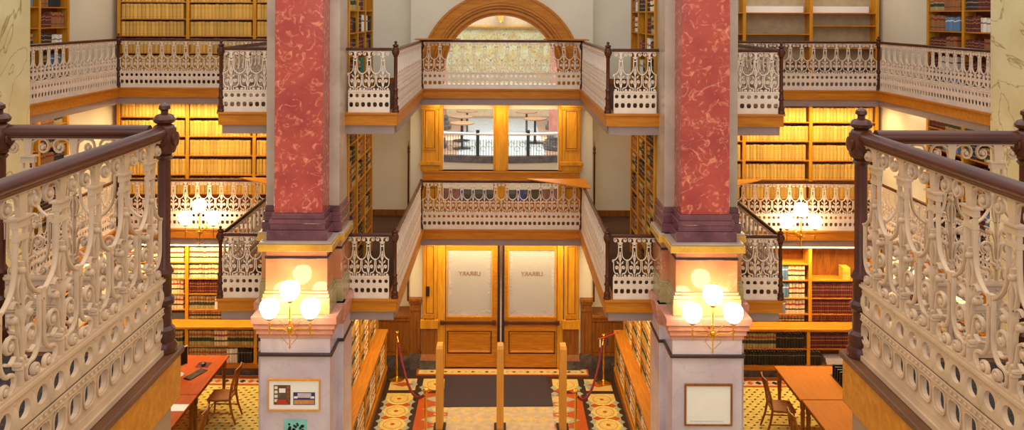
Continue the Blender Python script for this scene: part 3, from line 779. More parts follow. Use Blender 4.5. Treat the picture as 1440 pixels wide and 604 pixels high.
# ------------------------------------------------------------------ rotunda seen through the panes
struct('wall_rotunda', MB().box(-13, 13, 36, 36.2, -1, 12), 'hall_wall')
hf = MB(); hf.box(-13, 13, 24.2, 36, F1-0.35, F1); struct('floor_rotunda_upper', hf, 'hall_floor')
struct('floor_rotunda_lower', MB().box(-13, 13, BW+0.2, 36, -0.1, 0), 'hall_floor')
def arcrail(name, label, Yc, R, z, a, mats, fas, hh=1.05):
    t = thing(name, label, 'railing', (0, Yc-R, z))
    n = 36
    P = [(R*math.sin(a*(2*k/n-1)), Yc-R*math.cos(a*(2*k/n-1))) for k in range(n+1)]
    MB().tube([(x, y, z+hh) for x, y in P], 0.045, 8).obj('handrail', mats[0], t, smooth=True)
    b = MB()
    for k in range(n*2):
        u = a*(2*(k+0.5)/(n*2)-1); x, y = R*math.sin(u), Yc-R*math.cos(u)
        b.box(x-0.006, x+0.006, y-0.006, y+0.006, z+0.3, z+hh-0.05)
        if k % 2: b.tube([(x+0.075*math.cos(q*PI/4), y, z+0.46+0.13*(k % 4)/2+0.075*math.sin(q*PI/4)) for q in range(8)], 0.007, 4)
        if k % 18 == 9: b.box(x-0.05, x+0.05, y-0.03, y+0.03, z, z+hh+0.12)
    b.obj('balusters', 'black', t)
    f = MB()
    for k in range(n):
        (xa, ya), (xb, yb) = P[k], P[k+1]
        f.prism([(xa, ya-0.1), (xb, yb-0.1), (xb, yb+0.1), (xa, ya+0.1)], z+0.12, z+0.32)
    f.obj('curb', 'granite', t)
    f = MB()
    for k in range(n):
        (xa, ya), (xb, yb) = P[k], P[k+1]
        f.prism([(xa, ya-0.06), (xb, yb-0.06), (xb, yb+0.1), (xa, ya+0.1)], z-fas, z+0.12)
    f.obj('fascia_band', 'cream', t)
arcrail('curved_railing', 'curved black iron railing with white handrail beyond the upper window panes', 31.0, 7.0, F1, 0.42, ['white'], 0.65, 0.95)
arcrail('curved_railing', 'lower curved railing with cream handrail, seen beneath the transom', 34.0, 6.0, 0.1, 0.42, ['cream'], 0.09, 1.0)
r = MB().box(-1.4, 1.4, 24.6, 35.0, F1, F1+0.02).obj('blue_floor_panel', 'hall_blue', None, origin=(0, 28, F1)); tag(r, 'pale blue floor panel beyond the window panes', 'floor panel')  # pale blue sheet laid on the hall floor
def column(x, y, z0, z1, r, label):
    c = thing('column', label, 'column', (x, y, z0))
    MB().lathe([(r*1.0, 0.55), (r*0.92, z1-z0)], x, y, 20, cz=z0).obj('shaft', 'pinkcol', c, smooth=True)
    MB().lathe([(r*1.45, 0), (r*1.45, 0.14), (r*1.28, 0.18), (r*1.3, 0.3), (r*1.12, 0.34), (r*1.2, 0.44), (r*1.02, 0.55)], x, y, 20, cz=z0).obj('base', 'granite', c, smooth=True)
column(-2.33, 27.5, F1, 9.5, 0.36, 'pinkish marble column beyond the left upper window pane')
column(1.98, 27.3, F1, 9.5, 0.42, 'pinkish marble column beyond the right upper window pane')
column(-1.62, 27, 0.1, 2.7, 0.26, 'pinkish column at ground level beyond the left lower pane')
column(1.62, 27, 0.1, 2.7, 0.26, 'pinkish column at ground level beyond the right lower pane')
column(-2.55, 32, F1, 9.5, 0.42, 'pink column at the left behind the arched window')
column(2.3, 32, F1, 9.5, 0.42, 'pink column at the right behind the arched window')
def htable(x, y, label):
    t = thing('round_table', label, 'table', (x, y, F1))
    MB().lathe([(0.38, 0.82), (0.40, 0.83), (0.40, 0.86), (0.38, 0.87)], x, y, 20, cz=F1).obj('table_top', 'panel', t)
    MB().lathe([(0.3, 0), (0.3, 0.03), (0.04, 0.06), (0.04, 0.82)], x, y, 12, cz=F1).obj('pedestal', 'black', t)
for x, y, l in ((-1.28, 30.6, 'farthest round table beyond the left upper pane'), (-1.4, 28.9, 'middle round table beyond the left upper pane'), (-1.3, 27.2, 'nearest round table beyond the left upper pane'),
                (0.92, 30.4, 'farthest round table beyond the right upper pane'), (1.15, 28.4, 'nearer round table beyond the right upper pane')):
    htable(x, y, 'tan '+l)
# mural wall above
MB_ = MB().box(-4, 4, 35.7, 35.9, 4.3, 7.0)
o = MB_.obj('painted_wall_panel', 'mural', None, origin=(0, 35.8, 4.3)); tag(o, 'large faded ochre and green wall painting behind the arched window', 'wall painting')
c = MB().box(-5, 5, 35.5, 35.95, 7.0, 7.06).box(-5, 5, 35.4, 35.95, 7.06, 7.1)
o = c.obj('gilded_cornice', 'gilt', None, origin=(0, 35.6, 7.0)); tag(o, 'gilded cornice above the painting behind the arched window', 'cornice')
for x, l in ((-0.05, 'gilded bracket ornament at the centre of the arched window'), (1.3, 'small gilded bracket ornament right of centre in the arched window')):
    g = MB().frustum((x-0.08, x+0.08, 34.6, 36.0), (x-0.16, x+0.16, 34.5, 36.0), 7.3, 7.62).sphere((x, 34.6, 7.27), 0.08, 8)
    o = g.obj('gilded_bracket', 'gilt', None, origin=(x, 34.8, 7.3)); tag(o, l, 'bracket')
# louvred screen, flags
lv = MB().box(-1.9, 1.2, 34.9, 35.0, 0.0, 2.7)
for k in range(22): lv.box(-1.9, 1.2, 34.86, 34.9, 0.15+k*0.115, 0.22+k*0.115)
o = lv.obj('slatted_screen', 'shutter', None, origin=(0, 35, 0)); tag(o, 'grey slatted screen at ground level beyond the lower window panes', 'screen')
for x, l in ((-1.55, 'furled blue flag beyond the left lower window pane'), (0.72, 'furled blue flag beyond the right lower window pane')):
    t = thing('flag', l, 'flag', (x, 30.5, 0))
    MB().lathe([(0.02, 0), (0.02, 2.0), (0.004, 2.1)], x, 30.5, 8).obj('pole', 'gold', t)
    fm = MB().frustum((x-0.20, x+0.20, 30.4, 30.6), (x-0.02, x+0.02, 30.48, 30.52), 0.5, 1.75); fm.obj('cloth', 'flag_blue', t)
t = thing('flag', 'red and white furled flag beyond the left lower window pane', 'flag', (-1.75, 30.0, 0))
MB().lathe([(0.02, 0), (0.02, 1.5)], -1.75, 30.0, 8).obj('pole', 'gold', t)
fm = MB()
for k in range(5): fm.box(-1.95+k*0.09, -1.86+k*0.09, 29.97, 30.03, 0.5, 1.35-k*0.12, k % 2)
fm.obj('cloth', ['flag_red', 'white'], t)

# ------------------------------------------------------------------ floor tiles of the central aisle
def quad(mb, x0, x1, y0, y1, mi, z): mb.add([(x0, y0, z), (x1, y0, z), (x1, y1, z), (x0, y1, z)], [(0, 1, 2, 3)], mi)
TM = ['tile_k', 'tile_b', 'tile_o', 'tile_g', 'tile_c', 'tile_y', 'granite']
ft = MB(); YE = 17.35
quad(ft, -2.42, 2.42, 11.2, 17.7, 0, 0.002)
for s in (-1, 1):
    def Q(a, b, y0, y1, mi, z):
        lo, hi = sorted((s*a, s*b)); quad(ft, lo, hi, y0, y1, mi, z)
    def D(cx, cy, rx, ry, mi, z, n=4):
        ft.add([(s*cx+rx*math.cos(2*PI*k/n), cy+ry*math.sin(2*PI*k/n), z) for k in range(n)], [tuple(range(n))], mi)
    def strip(a, b, y0, y1, pitch):
        Q(a, b, y0, y1, 1, 0.004); cx = (a+b)/2; w = (b-a)/2
        y = y1-pitch/2
        k = 0
        while y-pitch/2 > y0-0.3:
            D(cx, y, 0.245*w/0.27, 0.245, 5, 0.008, 16); D(cx, y, 0.18, 0.18, 2, 0.0086, 16); D(cx, y, 0.17, 0.17, 1, 0.0092, 16); D(cx, y, 0.11, 0.11, 5, 0.0098, 8); D(cx, y, 0.045, 0.045, 2, 0.0104, 8)
            for q in (-1, 1):
                yy = y-pitch/2
                D(cx+q*w*0.52, yy, w*0.46, 0.115, 2, 0.006)
                for e in (-1, 1): D(cx+q*w*0.93, yy+e*0.13, w*0.30, 0.10, 3, 0.005)
            y -= pitch
    strip(1.73, 2.27, 11.2, 16.54, 0.505)
    Q(1.73, 2.27, 16.67, 17.2, 1, 0.004); D(2.0, 16.93, 0.24, 0.10, 2, 0.006); D(1.8, 16.93, 0.1, 0.22, 3, 0.005)
    strip(1.07, 1.6, 16.67, 17.2, 0.53)
    Q(0.95, 1.61, 11.2, 16.54, 2, 0.004)
    y = 16.3
    while y > 11.4:
        ft.add([(s*1.50, y, 0.005), (s*1.25, y+0.14, 0.005), (s*0.95, y+0.14, 0.005), (s*0.95, y-0.14, 0.005), (s*1.25, y-0.14, 0.005)], [(0, 1, 2, 3, 4)], 3)
        D(1.16, y, 0.17, 0.12, 1, 0.006, 6); D(1.16, y-0.21, 0.13, 0.07, 1, 0.006)
        y -= 0.42
    Q(0.0, 0.95, 16.67, 17.3, 1, 0.004)
quad(ft, -1.0, 1.0, 11.2, 16.54, 4, 0.0065)
struct('floor_tiles', ft, TM)
ct = MB(); k = 0
y = 11.4
while y < 16.4:          # lozenge lines in the cream field
    for i in range(8):
        x = -0.85+i*0.24
        ct.add([(x-0.11, y, 0.008), (x, y-0.11, 0.008), (x+0.11, y, 0.008), (x, y+0.11, 0.008)], [(0, 1, 2, 3)], k % 2)
    y += 0.24; k += 1
struct('floor_field', ct, ['tile_c', 'tile_b'])
# raised step with its own tile border
sp = MB(); sp.box(-1.78, 1.86, 17.34, DW, 0, 0.03, 2)
quad(sp, -1.74, 1.82, 17.36, 17.6, 1, 0.033); 
for i in range(24):
    x = -1.6+i*0.145
    sp.add([(x-0.05, 17.47, 0.036), (x, 17.43, 0.036), (x+0.05, 17.47, 0.036), (x, 17.51, 0.036)], [(0, 1, 2, 3)], 0 if i % 2 else 3)
struct('floor_step', sp, TM)
# dark lozenges of the yellow side floors, with a border in front of the bookcases
dm = MB()
for s in (-1, 1):
    y = 16.75; r = 0
    while y > 11.0:
        x = 2.9 if s > 0 else 2.9
        x += 0.0825 if r % 2 else 0
        while x < 8.0:
            dm.add([(s*x-0.034, y, 0.003), (s*x-0.012, y-0.026, 0.003), (s*x+0.034, y, 0.003), (s*x+0.012, y+0.026, 0.003)], [(0, 1, 2, 3)], 0); x += 0.165
        y -= 0.0825*1.25; r += 1
    lo, hi = sorted((s*2.9, s*8.2)); quad(dm, lo, hi, 16.86, 17.3, 2, 0.002); quad(dm, lo, hi, 16.94, 17.16, 4, 0.003)
    x = 2.95
    while x < 8.1:
        dm.add([(s*x-0.07, 17.05, 0.005), (s*x, 16.97, 0.005), (s*x+0.07, 17.05, 0.005), (s*x, 17.13, 0.005)], [(0, 1, 2, 3)], 0 if int(x/0.17) % 2 else 2); x += 0.17
struct('floor_lozenges', dm, TM)

# ------------------------------------------------------------------ books
def book_mesh(kind, name):
    mb = MB()
    # spine bulges towards -y; boards overhang the pages
    n = 5; sp = [(-0.5+i/n, -0.07*math.sin(PI*i/n)) for i in range(n+1)]
    vs = []; uv = []
    poly = [(x, y) for x, y in sp]+[(0.5, 1.0), (0.42, 1.0), (0.42, 0.10), (-0.42, 0.10), (-0.42, 1.0), (-0.5, 1.0)]
    mb.prism(poly, 0.0, 1.0)
    mb.box(-0.42, 0.42, 0.10, 0.95, 0.03, 0.965, 1)
    me = bpy.data.meshes.new(name); me.from_pydata(mb.v, [], mb.f); me.materials.append(BM[kind]); me.materials.append(M['white'])
    me.polygons.foreach_set('material_index', mb.m)
    uvl = me.uv_layers.new(name='UVMap')
    for l in me.loops: uvl.data[l.index].uv = (0.0, me.vertices[l.vertex_index].co.z)
    bm = bmesh.new(); bm.from_mesh(me); bmesh.ops.recalc_face_normals(bm, faces=bm.faces); bm.to_mesh(me); bm.free()
    return me
BMESH = {k: book_mesh(k, 'book_'+k) for k in BM}
WORD = {'tan': 'tan law volume', 'reporter': 'red-and-black banded cream volume', 'green': 'olive dark-labelled volume', 'maroon': 'maroon bound volume',
        'dark': 'dark brown bound volume', 'black': 'black bound volume', 'orange': 'plain orange volume', 'blue': 'blue volume', 'teal': 'teal volume', 'white': 'white-spined volume', 'brown': 'brown leather volume'}
NAME = {'tan': 'law_volume', 'reporter': 'case_reporter', 'green': 'olive_book', 'maroon': 'maroon_book', 'dark': 'dark_book', 'black': 'black_book', 'orange': 'orange_book', 'blue': 'blue_book', 'teal': 'teal_book', 'white': 'white_book', 'brown': 'leather_book'}
COUNT = {}; REST = {}
def put_book(kind, mat4, t, h, d, where):
    """mat4: frame of the shelf front at this book"""
    nm = NAME[kind]; COUNT[nm] = COUNT.get(nm, 0)+1
    if COUNT[nm] <= 300:
        o = bpy.data.objects.new(nm, BMESH[kind]); COL.objects.link(o)
        o.matrix_world = mat4 @ Matrix.Diagonal((t, d, h, 1))
        lb = '%s %s' % (WORD[kind], where)
        tag(o, lb, 'book', '%ss %s' % (nm.replace('_', ' '), where))
    else:
        mb, _ = REST.setdefault(nm, (MB(), kind)); src = BMESH[kind]
        m4 = mat4 @ Matrix.Diagonal((t, d, h, 1)); off = len(mb.v)
        mb.v += [tuple(m4 @ v.co) for v in src.vertices]; mb.f += [tuple(i+off for i in p.vertices) for p in src.polygons]; mb.m += [p.material_index for p in src.polygons]
        mb.uv = getattr(mb, 'uv', []); r = random.random()
        mb.uv += [(r, v.co.z) for v in src.vertices]
def row(frame, x0, x1, z, kinds, where, t=0.075, h=0.30, d=0.22, gap=0.0, y=0.03, tv=0.12, hv=0.03, lean=0.0, rnd=None):
    """frame: 4x4 of the bookcase; kinds: list of (kind, share) laid out left to right"""
    R = rnd or random.Random(int(abs(x0*971+z*131)+len(where)*7))
    x = x0; tot = sum(s for _, s in kinds); edges = []; acc = 0
    for k, s in kinds: acc += s/tot; edges.append((k, x0+(x1-x0)*acc))
    hk = {k: 1+R.uniform(-hv, hv)*1.5 for k, _ in kinds}
    while True:
        tt = t*(1+R.uniform(-tv, tv)); 
        if x+tt > x1: break
        k = next((k for k, e in edges if x+tt/2 <= e), edges[-1][0])
        if k is not None:
            hh = h*hk[k]*(1+R.uniform(-hv, hv))
            put_book(k, frame @ Matrix.Translation((x+tt/2, y+R.uniform(0, 0.008), z+0.001)), tt*0.95, hh, d, where)
        x += tt+gap
def bookcase(label, loc, rz, width, z0, z1, depth, divs, shelves, name='bookcase', wm='woodx', base=0.0, thick=0.022, dw=0.07, back='woodd', lower=None, cat='bookcase'):
    """loc: left front foot, face along local -y. divs: local x of uprights; shelves: list per bay of absolute z"""
    t = thing(name, label, cat, loc, rz, local=True); zf = loc[2]
    fm = Matrix.Translation(loc) @ Matrix.Rotation(rz, 4, 'Z')
    MB().box(0, width, depth-0.02, depth, z0-zf, z1-zf).obj('back_panel', back, t)
    for x in divs:
        b = MB().box(x-dw/2+0.012, x+dw/2-0.012, 0.015, depth-0.021, z0-zf, z1-zf); b.box(x-dw/2, x+dw/2, 0, 0.015, z0-zf, z1-zf)
        b.obj('upright', wm, t)
    for i in range(len(divs)-1):
        for z in shelves[i]:
            MB().box(divs[i]+dw/2-0.012, divs[i+1]-dw/2+0.012, 0.005, depth-0.021, z-zf-thick, z-zf).obj('shelf', 'wood', t)
    return t, Matrix.Translation((loc[0], loc[1], 0)) @ Matrix.Rotation(rz, 4, 'Z')
CY = 17.85
def Xc(u, Y=CY): return (u-VPX)*Y/FPX
# ---- first gallery level, back wall, both sides
for s in (-1, 1):
    sd = 'left' if s < 0 else 'right'
    us = [167, 264, 358, 452] if s < 0 else [951, 1047, 1141, 1234]
    xs = [Xc(u) for u in us]; x0 = xs[0]-0.035; wdt = xs[-1]-xs[0]+0.07
    divs = [x-x0 for x in xs]
    dz = 0 if s < 0 else -0.06
    sh = [3.28, 3.695, 4.11, 4.525, 4.94, 5.355]; sh = [z+dz for z in sh]
    t, fr_ = bookcase('tall oak bookcase of tan volumes on the %s rear wall, first gallery level' % sd, (x0, CY, F1), 0, wdt, F1, F2-0.31, 0.33, divs, [sh]*3)
    wh = 'on the %s rear shelves, first gallery level' % sd
    bays = ((0, 1, 2) if s < 0 else (2, 1, 0))
    for z in reversed(sh[1:]):
        for i in bays:
            if (s < 0 and i == 2): lim = (divs[i]+0.04, divs[i]+0.45)
            elif (s > 0 and i == 0): lim = (divs[i+1]-0.30, divs[i+1]-0.04)
            else: lim = (divs[i]+0.04, divs[i+1]-0.04)
            row(fr_, lim[0], lim[1], z, [('tan', 1)], wh, t=0.078, h=0.325 if z < 5.2 else 0.30, hv=0.015)
# ---- upper level left: tan rows
xs = [Xc(u) for u in (167, 264, 358, 452)]; x0 = xs[0]-0.035; divs = [x-x0 for x in xs]
shu = [6.10, 6.369, 6.738, 7.108, 7.477, 7.846, 8.215]
t, fr_ = bookcase('tall oak bookcase of tan volumes on the left rear wall, upper gallery', (x0, CY, F2), 0, xs[-1]-xs[0]+0.07, F2, 8.6, 0.33, divs, [shu[1:]]*3)
for z in reversed(shu[1:6]):
    for i in (0, 1, 2):
        row(fr_, divs[i]+0.04, (divs[i+1]-0.04) if i < 2 else divs[i]+0.45, z, [('tan', 1)], 'on the left rear shelves, upper gallery', t=0.082, h=0.31, hv=0.02)
# ---- upper level right: nearly empty
xs = [Xc(u) for u in (951, 1047, 1141, 1234)]; x0 = xs[0]-0.035; divs = [x-x0 for x in xs]
M['backing'] = plain('shelf_backing', (176, 156, 120), 0.7)
t, fr_ = bookcase('nearly empty oak bookcase on the right rear wall, upper gallery', (x0, CY, F2), 0, xs[-1]-xs[0]+0.07, F2, 8.6, 0.33, divs, [[7.66, 7.2, 7.02, 6.6], [7.66, 7.2, 7.02, 6.6], [7.66, 7.385, 6.9, 6.5]], back='backing')
for i in (1, 2):
    b = MB().box(divs[i]+0.05, divs[i+1]-0.10, 0.2, 0.3, 7.661, 7.80)  # plain white board strip along the rear of the shelf
    b = MB().join(b, lambda p: (p[0]+x0, p[1]+CY, p[2]))
    o = b.obj('white_strip', 'white', None, origin=(x0+divs[i]+0.5, CY+0.2, 7.661)); tag(o, 'long low white strip on the %s bay of the empty upper shelves' % ('left' if i == 1 else 'right'), 'paper')
# ---- ground level, back wall: upper cases and projecting lower cases
UY, LY = 17.7, 17.30
def gz(v, Y): return EYE-(v-VPY)*Y/FPX
for s in (-1, 1):
    sd = 'left' if s < 0 else 'right'
    us = [167, 264, 361, 455] if s < 0 else [951, 1045, 1141, 1237]
    xs = [(u-VPX)*UY/FPX for u in us]; x0 = xs[0]-0.035; divs = [x-x0 for x in xs]
    shL = [2.26, 1.91, 1.58, 1.245]
    shR = [[2.27, 1.92, 1.54, 1.20], [2.27, 1.92, 1.54, 1.20], [1.92, 1.54, 1.20]]
    t, fr_ = bookcase('ground floor oak bookcase on the %s rear wall under the gallery' % sd, (x0, UY, 1.04), 0, xs[-1]-xs[0]+0.07, 1.04, F1-0.31, 0.40, divs, [shL]*3 if s < 0 else shR)
    wh = 'on the ground floor shelves, %s rear wall' % sd
    if s < 0:
        for bay, rows in ((0, [('reporter', 2.26), ('reporter', 1.91), ('reporter', 1.58), ('reporter', 1.245)]), (1, None), (2, None)):
            a, b = divs[bay]+0.04, divs[bay+1]-0.04
            if rows:
                for k, z in rows: row(fr_, a, b, z, [(k, 1)], wh, t=0.072, h=0.29)
            else:
                row(fr_, a, b, 2.26, [('reporter', 1)], wh, t=0.07, h=0.29)
                row(fr_, a, b, 1.91, [('reporter', 5), ('orange', 4)], wh, t=0.07, h=0.29)
                row(fr_, a, b, 1.58, [('maroon', 1), ('dark', 0.2), ('maroon', 1)], wh, t=0.055, h=0.27)
                row(fr_, a, b, 1.245, [('green', 1), ('white', 0.1), ('reporter', 1.5)], wh, t=0.062, h=0.27)
            row(fr_, a, b, 1.045, [('green', 1)], wh, t=0.055, h=0.17) if not rows else None
    else:
        for bay in (1, 0):
            a, b = divs[bay]+0.04, divs[bay+1]-0.04
            row(fr_, a, b, 1.92, [('reporter', 4), ('blue', 0.7), ('reporter', 2)], wh, t=0.07, h=0.30)
            row(fr_, a, b, 1.54, [('reporter', 4), ('blue', 0.7), ('reporter', 2)], wh, t=0.07, h=0.31)
            row(fr_, a, b, 1.20, [('reporter', 3), ('blue', 0.7), ('reporter', 2)], wh, t=0.07, h=0.29)
            if bay: row(fr_, a, b, 1.045, [('green', 1)], wh, t=0.07, h=0.13)
        a, b = divs[2]+0.04, divs[3]-0.04
        for z in (1.54, 1.20): row(fr_, a, b, z, [('maroon', 1)], wh, t=0.045, h=0.29, hv=0.01)
        row(fr_, a, b, 1.045, [('maroon', 1)], wh, t=0.045, h=0.13, hv=0.01)
    MB().box(-0.02, xs[-1]-xs[0]+0.09, -0.03, 0.30, 2.62-1.04, 2.70-1.04).obj('cornice_board', 'cream', t)
    # cornice board kept pale: bright lit band under the gallery put into its colour
    # lower projecting case
    us = [167, 264, 361, 455] if s < 0 else [951, 1045, 1139, 1237]
    xs = [(u-VPX)*LY/FPX for u in us]; x0 = xs[0]-0.035; divs = [x-x0 for x in xs]; w = xs[-1]-xs[0]+0.07
    zs = 0.62
    t, fr_ = bookcase('low projecting oak bookcase with a ledge, %s rear wall, ground floor' % sd, (x0, LY, 0), 0, w, 0.24, 0.985, 0.38, divs, [[zs, 0.262]]*3, name='low_bookcase')
    MB().box(-0.02, w+0.02, -0.04, 0.40, 0.985-0.0, 1.035).obj('ledge_top', 'wood', t, bevel=0.006)
    MB().box(0, w, 0.03, 0.38, 0.0, 0.17).obj('stone_plinth', 'granite', t); MB().box(-0.01, w+0.01, -0.02, 0.38, 0.17, 0.239).obj('base_rail', 'wood', t)
    wh = 'on the low %s rear bookcase under the ledge' % sd
    for bay in (0, 1, 2):
        a, b = divs[bay]+0.04, divs[bay+1]-0.04
        if s < 0:
            row(fr_, a, b, zs, [('green', 1), ('reporter', .5), ('green', 1)], wh, t=0.058, h=0.31)
            row(fr_, a, b, 0.263, [('green', 5), ('white', 1.2), ('black', 1.8), ('white', 0.4)] if bay == 1 else [('green', 1)], wh, t=0.06, h=0.29)
        elif bay < 2:
            row(fr_, a, b, zs, [('green', 1.1), ('black', 1.0)], wh, t=0.06, h=0.30)
            row(fr_, a, b, 0.263, [('black', 1)], wh, t=0.06, h=0.28)
        else:
            row(fr_, a, b, zs, [('maroon', 1)], wh, t=0.045, h=0.29, hv=0.01)
            row(fr_, a, a+0.28, 0.263, [('black', 1)], wh, t=0.06, h=0.27)
    if s > 0:
        pl = MB()
        xx = x0+divs[2]
        for k in range(6): pl.box(xx+0.40-0.004*k, xx+0.85+0.006*k, LY+0.05, LY+0.3, 0.264+k*0.022, 0.283+k*0.022)
        o = pl.obj('paper_pile', 'white', None, origin=(xx+0.6, LY+0.2, 0.264)); tag(o, 'pile of loose papers on the lowest shelf of the low right rear bookcase', 'paper')
yb = MB().box(0, 0.16, 0, 0.22, 0, 0.26).box(0.02, 0.14, -0.004, 0, 0.15, 0.22)
yb = MB().join(yb, lambda p: (p[0]+(1188-VPX)*UY/FPX, p[1]+UY+0.05, p[2]+1.921))
o = yb.obj('file_box', 'ochre', None, origin=((1194-VPX)*UY/FPX, UY+0.1, 1.921)); tag(o, 'yellow box on the shelf above the maroon volumes, right rear wall', 'box')

# ---- cases facing across the alcove (behind each pier), at all three levels, and on the side walls
def side_case(s, X, Ya, Yb, z0, z1, depth, label, shelves, bays, face_in=True, **k):
    """face towards the middle of the hall"""
    L = Yb-Ya
    if s < 0: loc, rz = (X, Ya, z0), PI/2
    else: loc, rz = (X, Yb, z0), -PI/2
    divs = [0.035+(L-0.07)*i/bays for i in range(bays+1)]
    t, fm = bookcase(label, loc, rz, L, z0, z1, depth, divs, [shelves]*bays, **k)
    return t, fm, divs
MIX = ['brown', 'dark', 'white', 'maroon', 'green', 'reporter', 'teal', 'black']
for s in (-1, 1):
    sd = 'left' if s < 0 else 'right'
    for F, nm, top in ((F2, 'upper', 8.5), (F1, 'first', F2-0.31)):
        sh = [F+0.12+0.37*k for k in range(7) if F+0.12+0.37*k < top-0.2]
        X = s*2.42
        t, fm, dv = side_case(s, X, 13.08, 15.5, F, top, 0.30, 'oak bookcase facing the central opening behind the %s pier, %s gallery' % (sd, nm), sh, 3)
        wh = 'on the shelves behind the %s pier, %s gallery' % (sd, nm)
        R = random.Random(3+s+int(F))
        for z in sh:
            for i in range(3):
                a = R.choice(MIX[:5] if nm == 'upper' else MIX[:2]+['dark', 'green']); b = R.choice(MIX if nm == 'upper' else ['brown', 'dark', 'green'])
                if R.random() < 0.12 and nm == 'upper': continue
                row(fm, dv[i]+0.04, dv[i+1]-0.04-R.random()*0.1, z, [(a, R.random()+0.5), (b, 1)], wh, t=0.05, h=0.26, d=0.2, tv=0.3, hv=0.07)
        # outer face of the same stack
    # side wall cases
    for F, nm, top in ((F2, 'upper', 8.5), (F1, 'first', F2-0.31)):
        sh = [F+0.16+0.37*k for k in range(7) if F+0.16+0.37*k < top-0.2]
        X = -8.18 if s < 0 else 8.0
        Yb = 8.18*FPX/608 if s < 0 else 8.0*FPX/597
        Ya = 13.6 if s < 0 else 13.1
        nb = 2
        t, fm, dv = side_case(s, X, Ya, Yb, F, top, 0.24, 'oak bookcase on the %s side wall beside the yellow marble pier, %s gallery' % (sd, nm), sh, nb)
        wh = 'on the %s side wall shelves, %s gallery' % (sd, nm)
        R = random.Random(9+s+int(F))
        for z in sh:
            for i in range(nb):
                a, b = R.choice(['brown', 'dark', 'maroon', 'green']), R.choice(['brown', 'white', 'green', 'blue', 'maroon', 'black'])
                row(fm, dv[i]+0.04, dv[i+1]-0.06-R.random()*0.2, z, [(a, R.random()+0.4), (b, 0.8)], wh, t=0.05, h=0.25, d=0.2, tv=0.3, hv=0.07)
    # ground: side-wall case seen through the near lattice
    sh = [0.3, 0.7, 1.1, 1.5, 1.9, 2.3]
    X = -8.18 if s < 0 else 8.0
    t, fm, dv = side_case(s, X, 13.6, 16.6, 0, F1-0.31, 0.24, 'oak bookcase on the %s side wall, ground floor' % sd, sh, 2)
    R = random.Random(30+s)
    for z in sh:
        for i in range(2):
            row(fm, dv[i]+0.04, dv[i+1]-0.06, z, [(R.choice(['reporter', 'orange', 'green', 'maroon']), 1), (R.choice(['blue', 'orange', 'white', 'maroon']), 0.8)], 'on the %s side wall shelves, ground floor' % sd, t=0.07, h=0.29, d=0.2, tv=0.2, hv=0.05)
    # ground: low case along the aisle with a set-back upper part
    X = s*2.38
    sh = [0.28, 0.63]
    t, fm, dv = side_case(s, X, 12.0 if s < 0 else 12.0, 17.2, 0, 0.985, 0.38, 'low oak bookcase with a ledge along the %s side of the tiled aisle' % sd, [0.30, 0.64], 4, name='low_bookcase')
    L = 5.2
    MB().box(-0.0, L, -0.03, 0.38, 0.985, 1.035).obj('ledge_top', 'wood', t, bevel=0.006); MB().box(0, L, -0.02, 0.0, 0.2, 0.26).obj('base_rail', 'wood', t); MB().box(0, L, -0.01, 0.36, 0.0, 0.199).obj('plinth', 'woodd', t)
    wh = 'on the low bookcase along the %s side of the aisle' % sd
    for z in (0.301, 0.641):
        for i in range(4): row(fm, dv[i]+0.05, dv[i+1]-0.05, z, [('green', 1), ('white', 0.25), ('reporter', 1)], wh, t=0.06, h=0.27, d=0.25, tv=0.2)
    t, fm, dv = side_case(s, s*2.56, 13.06, 17.2, 1.036, F1-0.31, 0.36, 'oak bookcase above the %s aisle ledge, full of banded volumes' % sd, [1.06, 1.40, 1.74, 2.08, 2.42], 4)
    wh = 'above the ledge on the %s side of the aisle' % sd
    R = random.Random(60+s)
    for z in (1.06, 1.40, 1.74, 2.08, 2.42):
        for i in range(4): row(fm, dv[i]+0.05, dv[i+1]-0.05, z, [('green', 1), ('reporter', R.random()+0.3)], wh, t=0.065, h=0.29, d=0.25, tv=0.2)
for nm, (mb, kind) in REST.items():
    o = mb.obj(nm+'_rows', [BM[kind], 'white'])
    me = o.data; uvl = me.uv_layers.new(name='UVMap')
    vi = [0]*len(me.loops); me.loops.foreach_get('vertex_index', vi)
    flat = []
    for i in vi: flat += mb.uv[i]
    uvl.data.foreach_set('uv', flat)
    tag(o, 'the many further %ss filling the remaining shelves' % WORD[kind], 'books', kind='stuff')

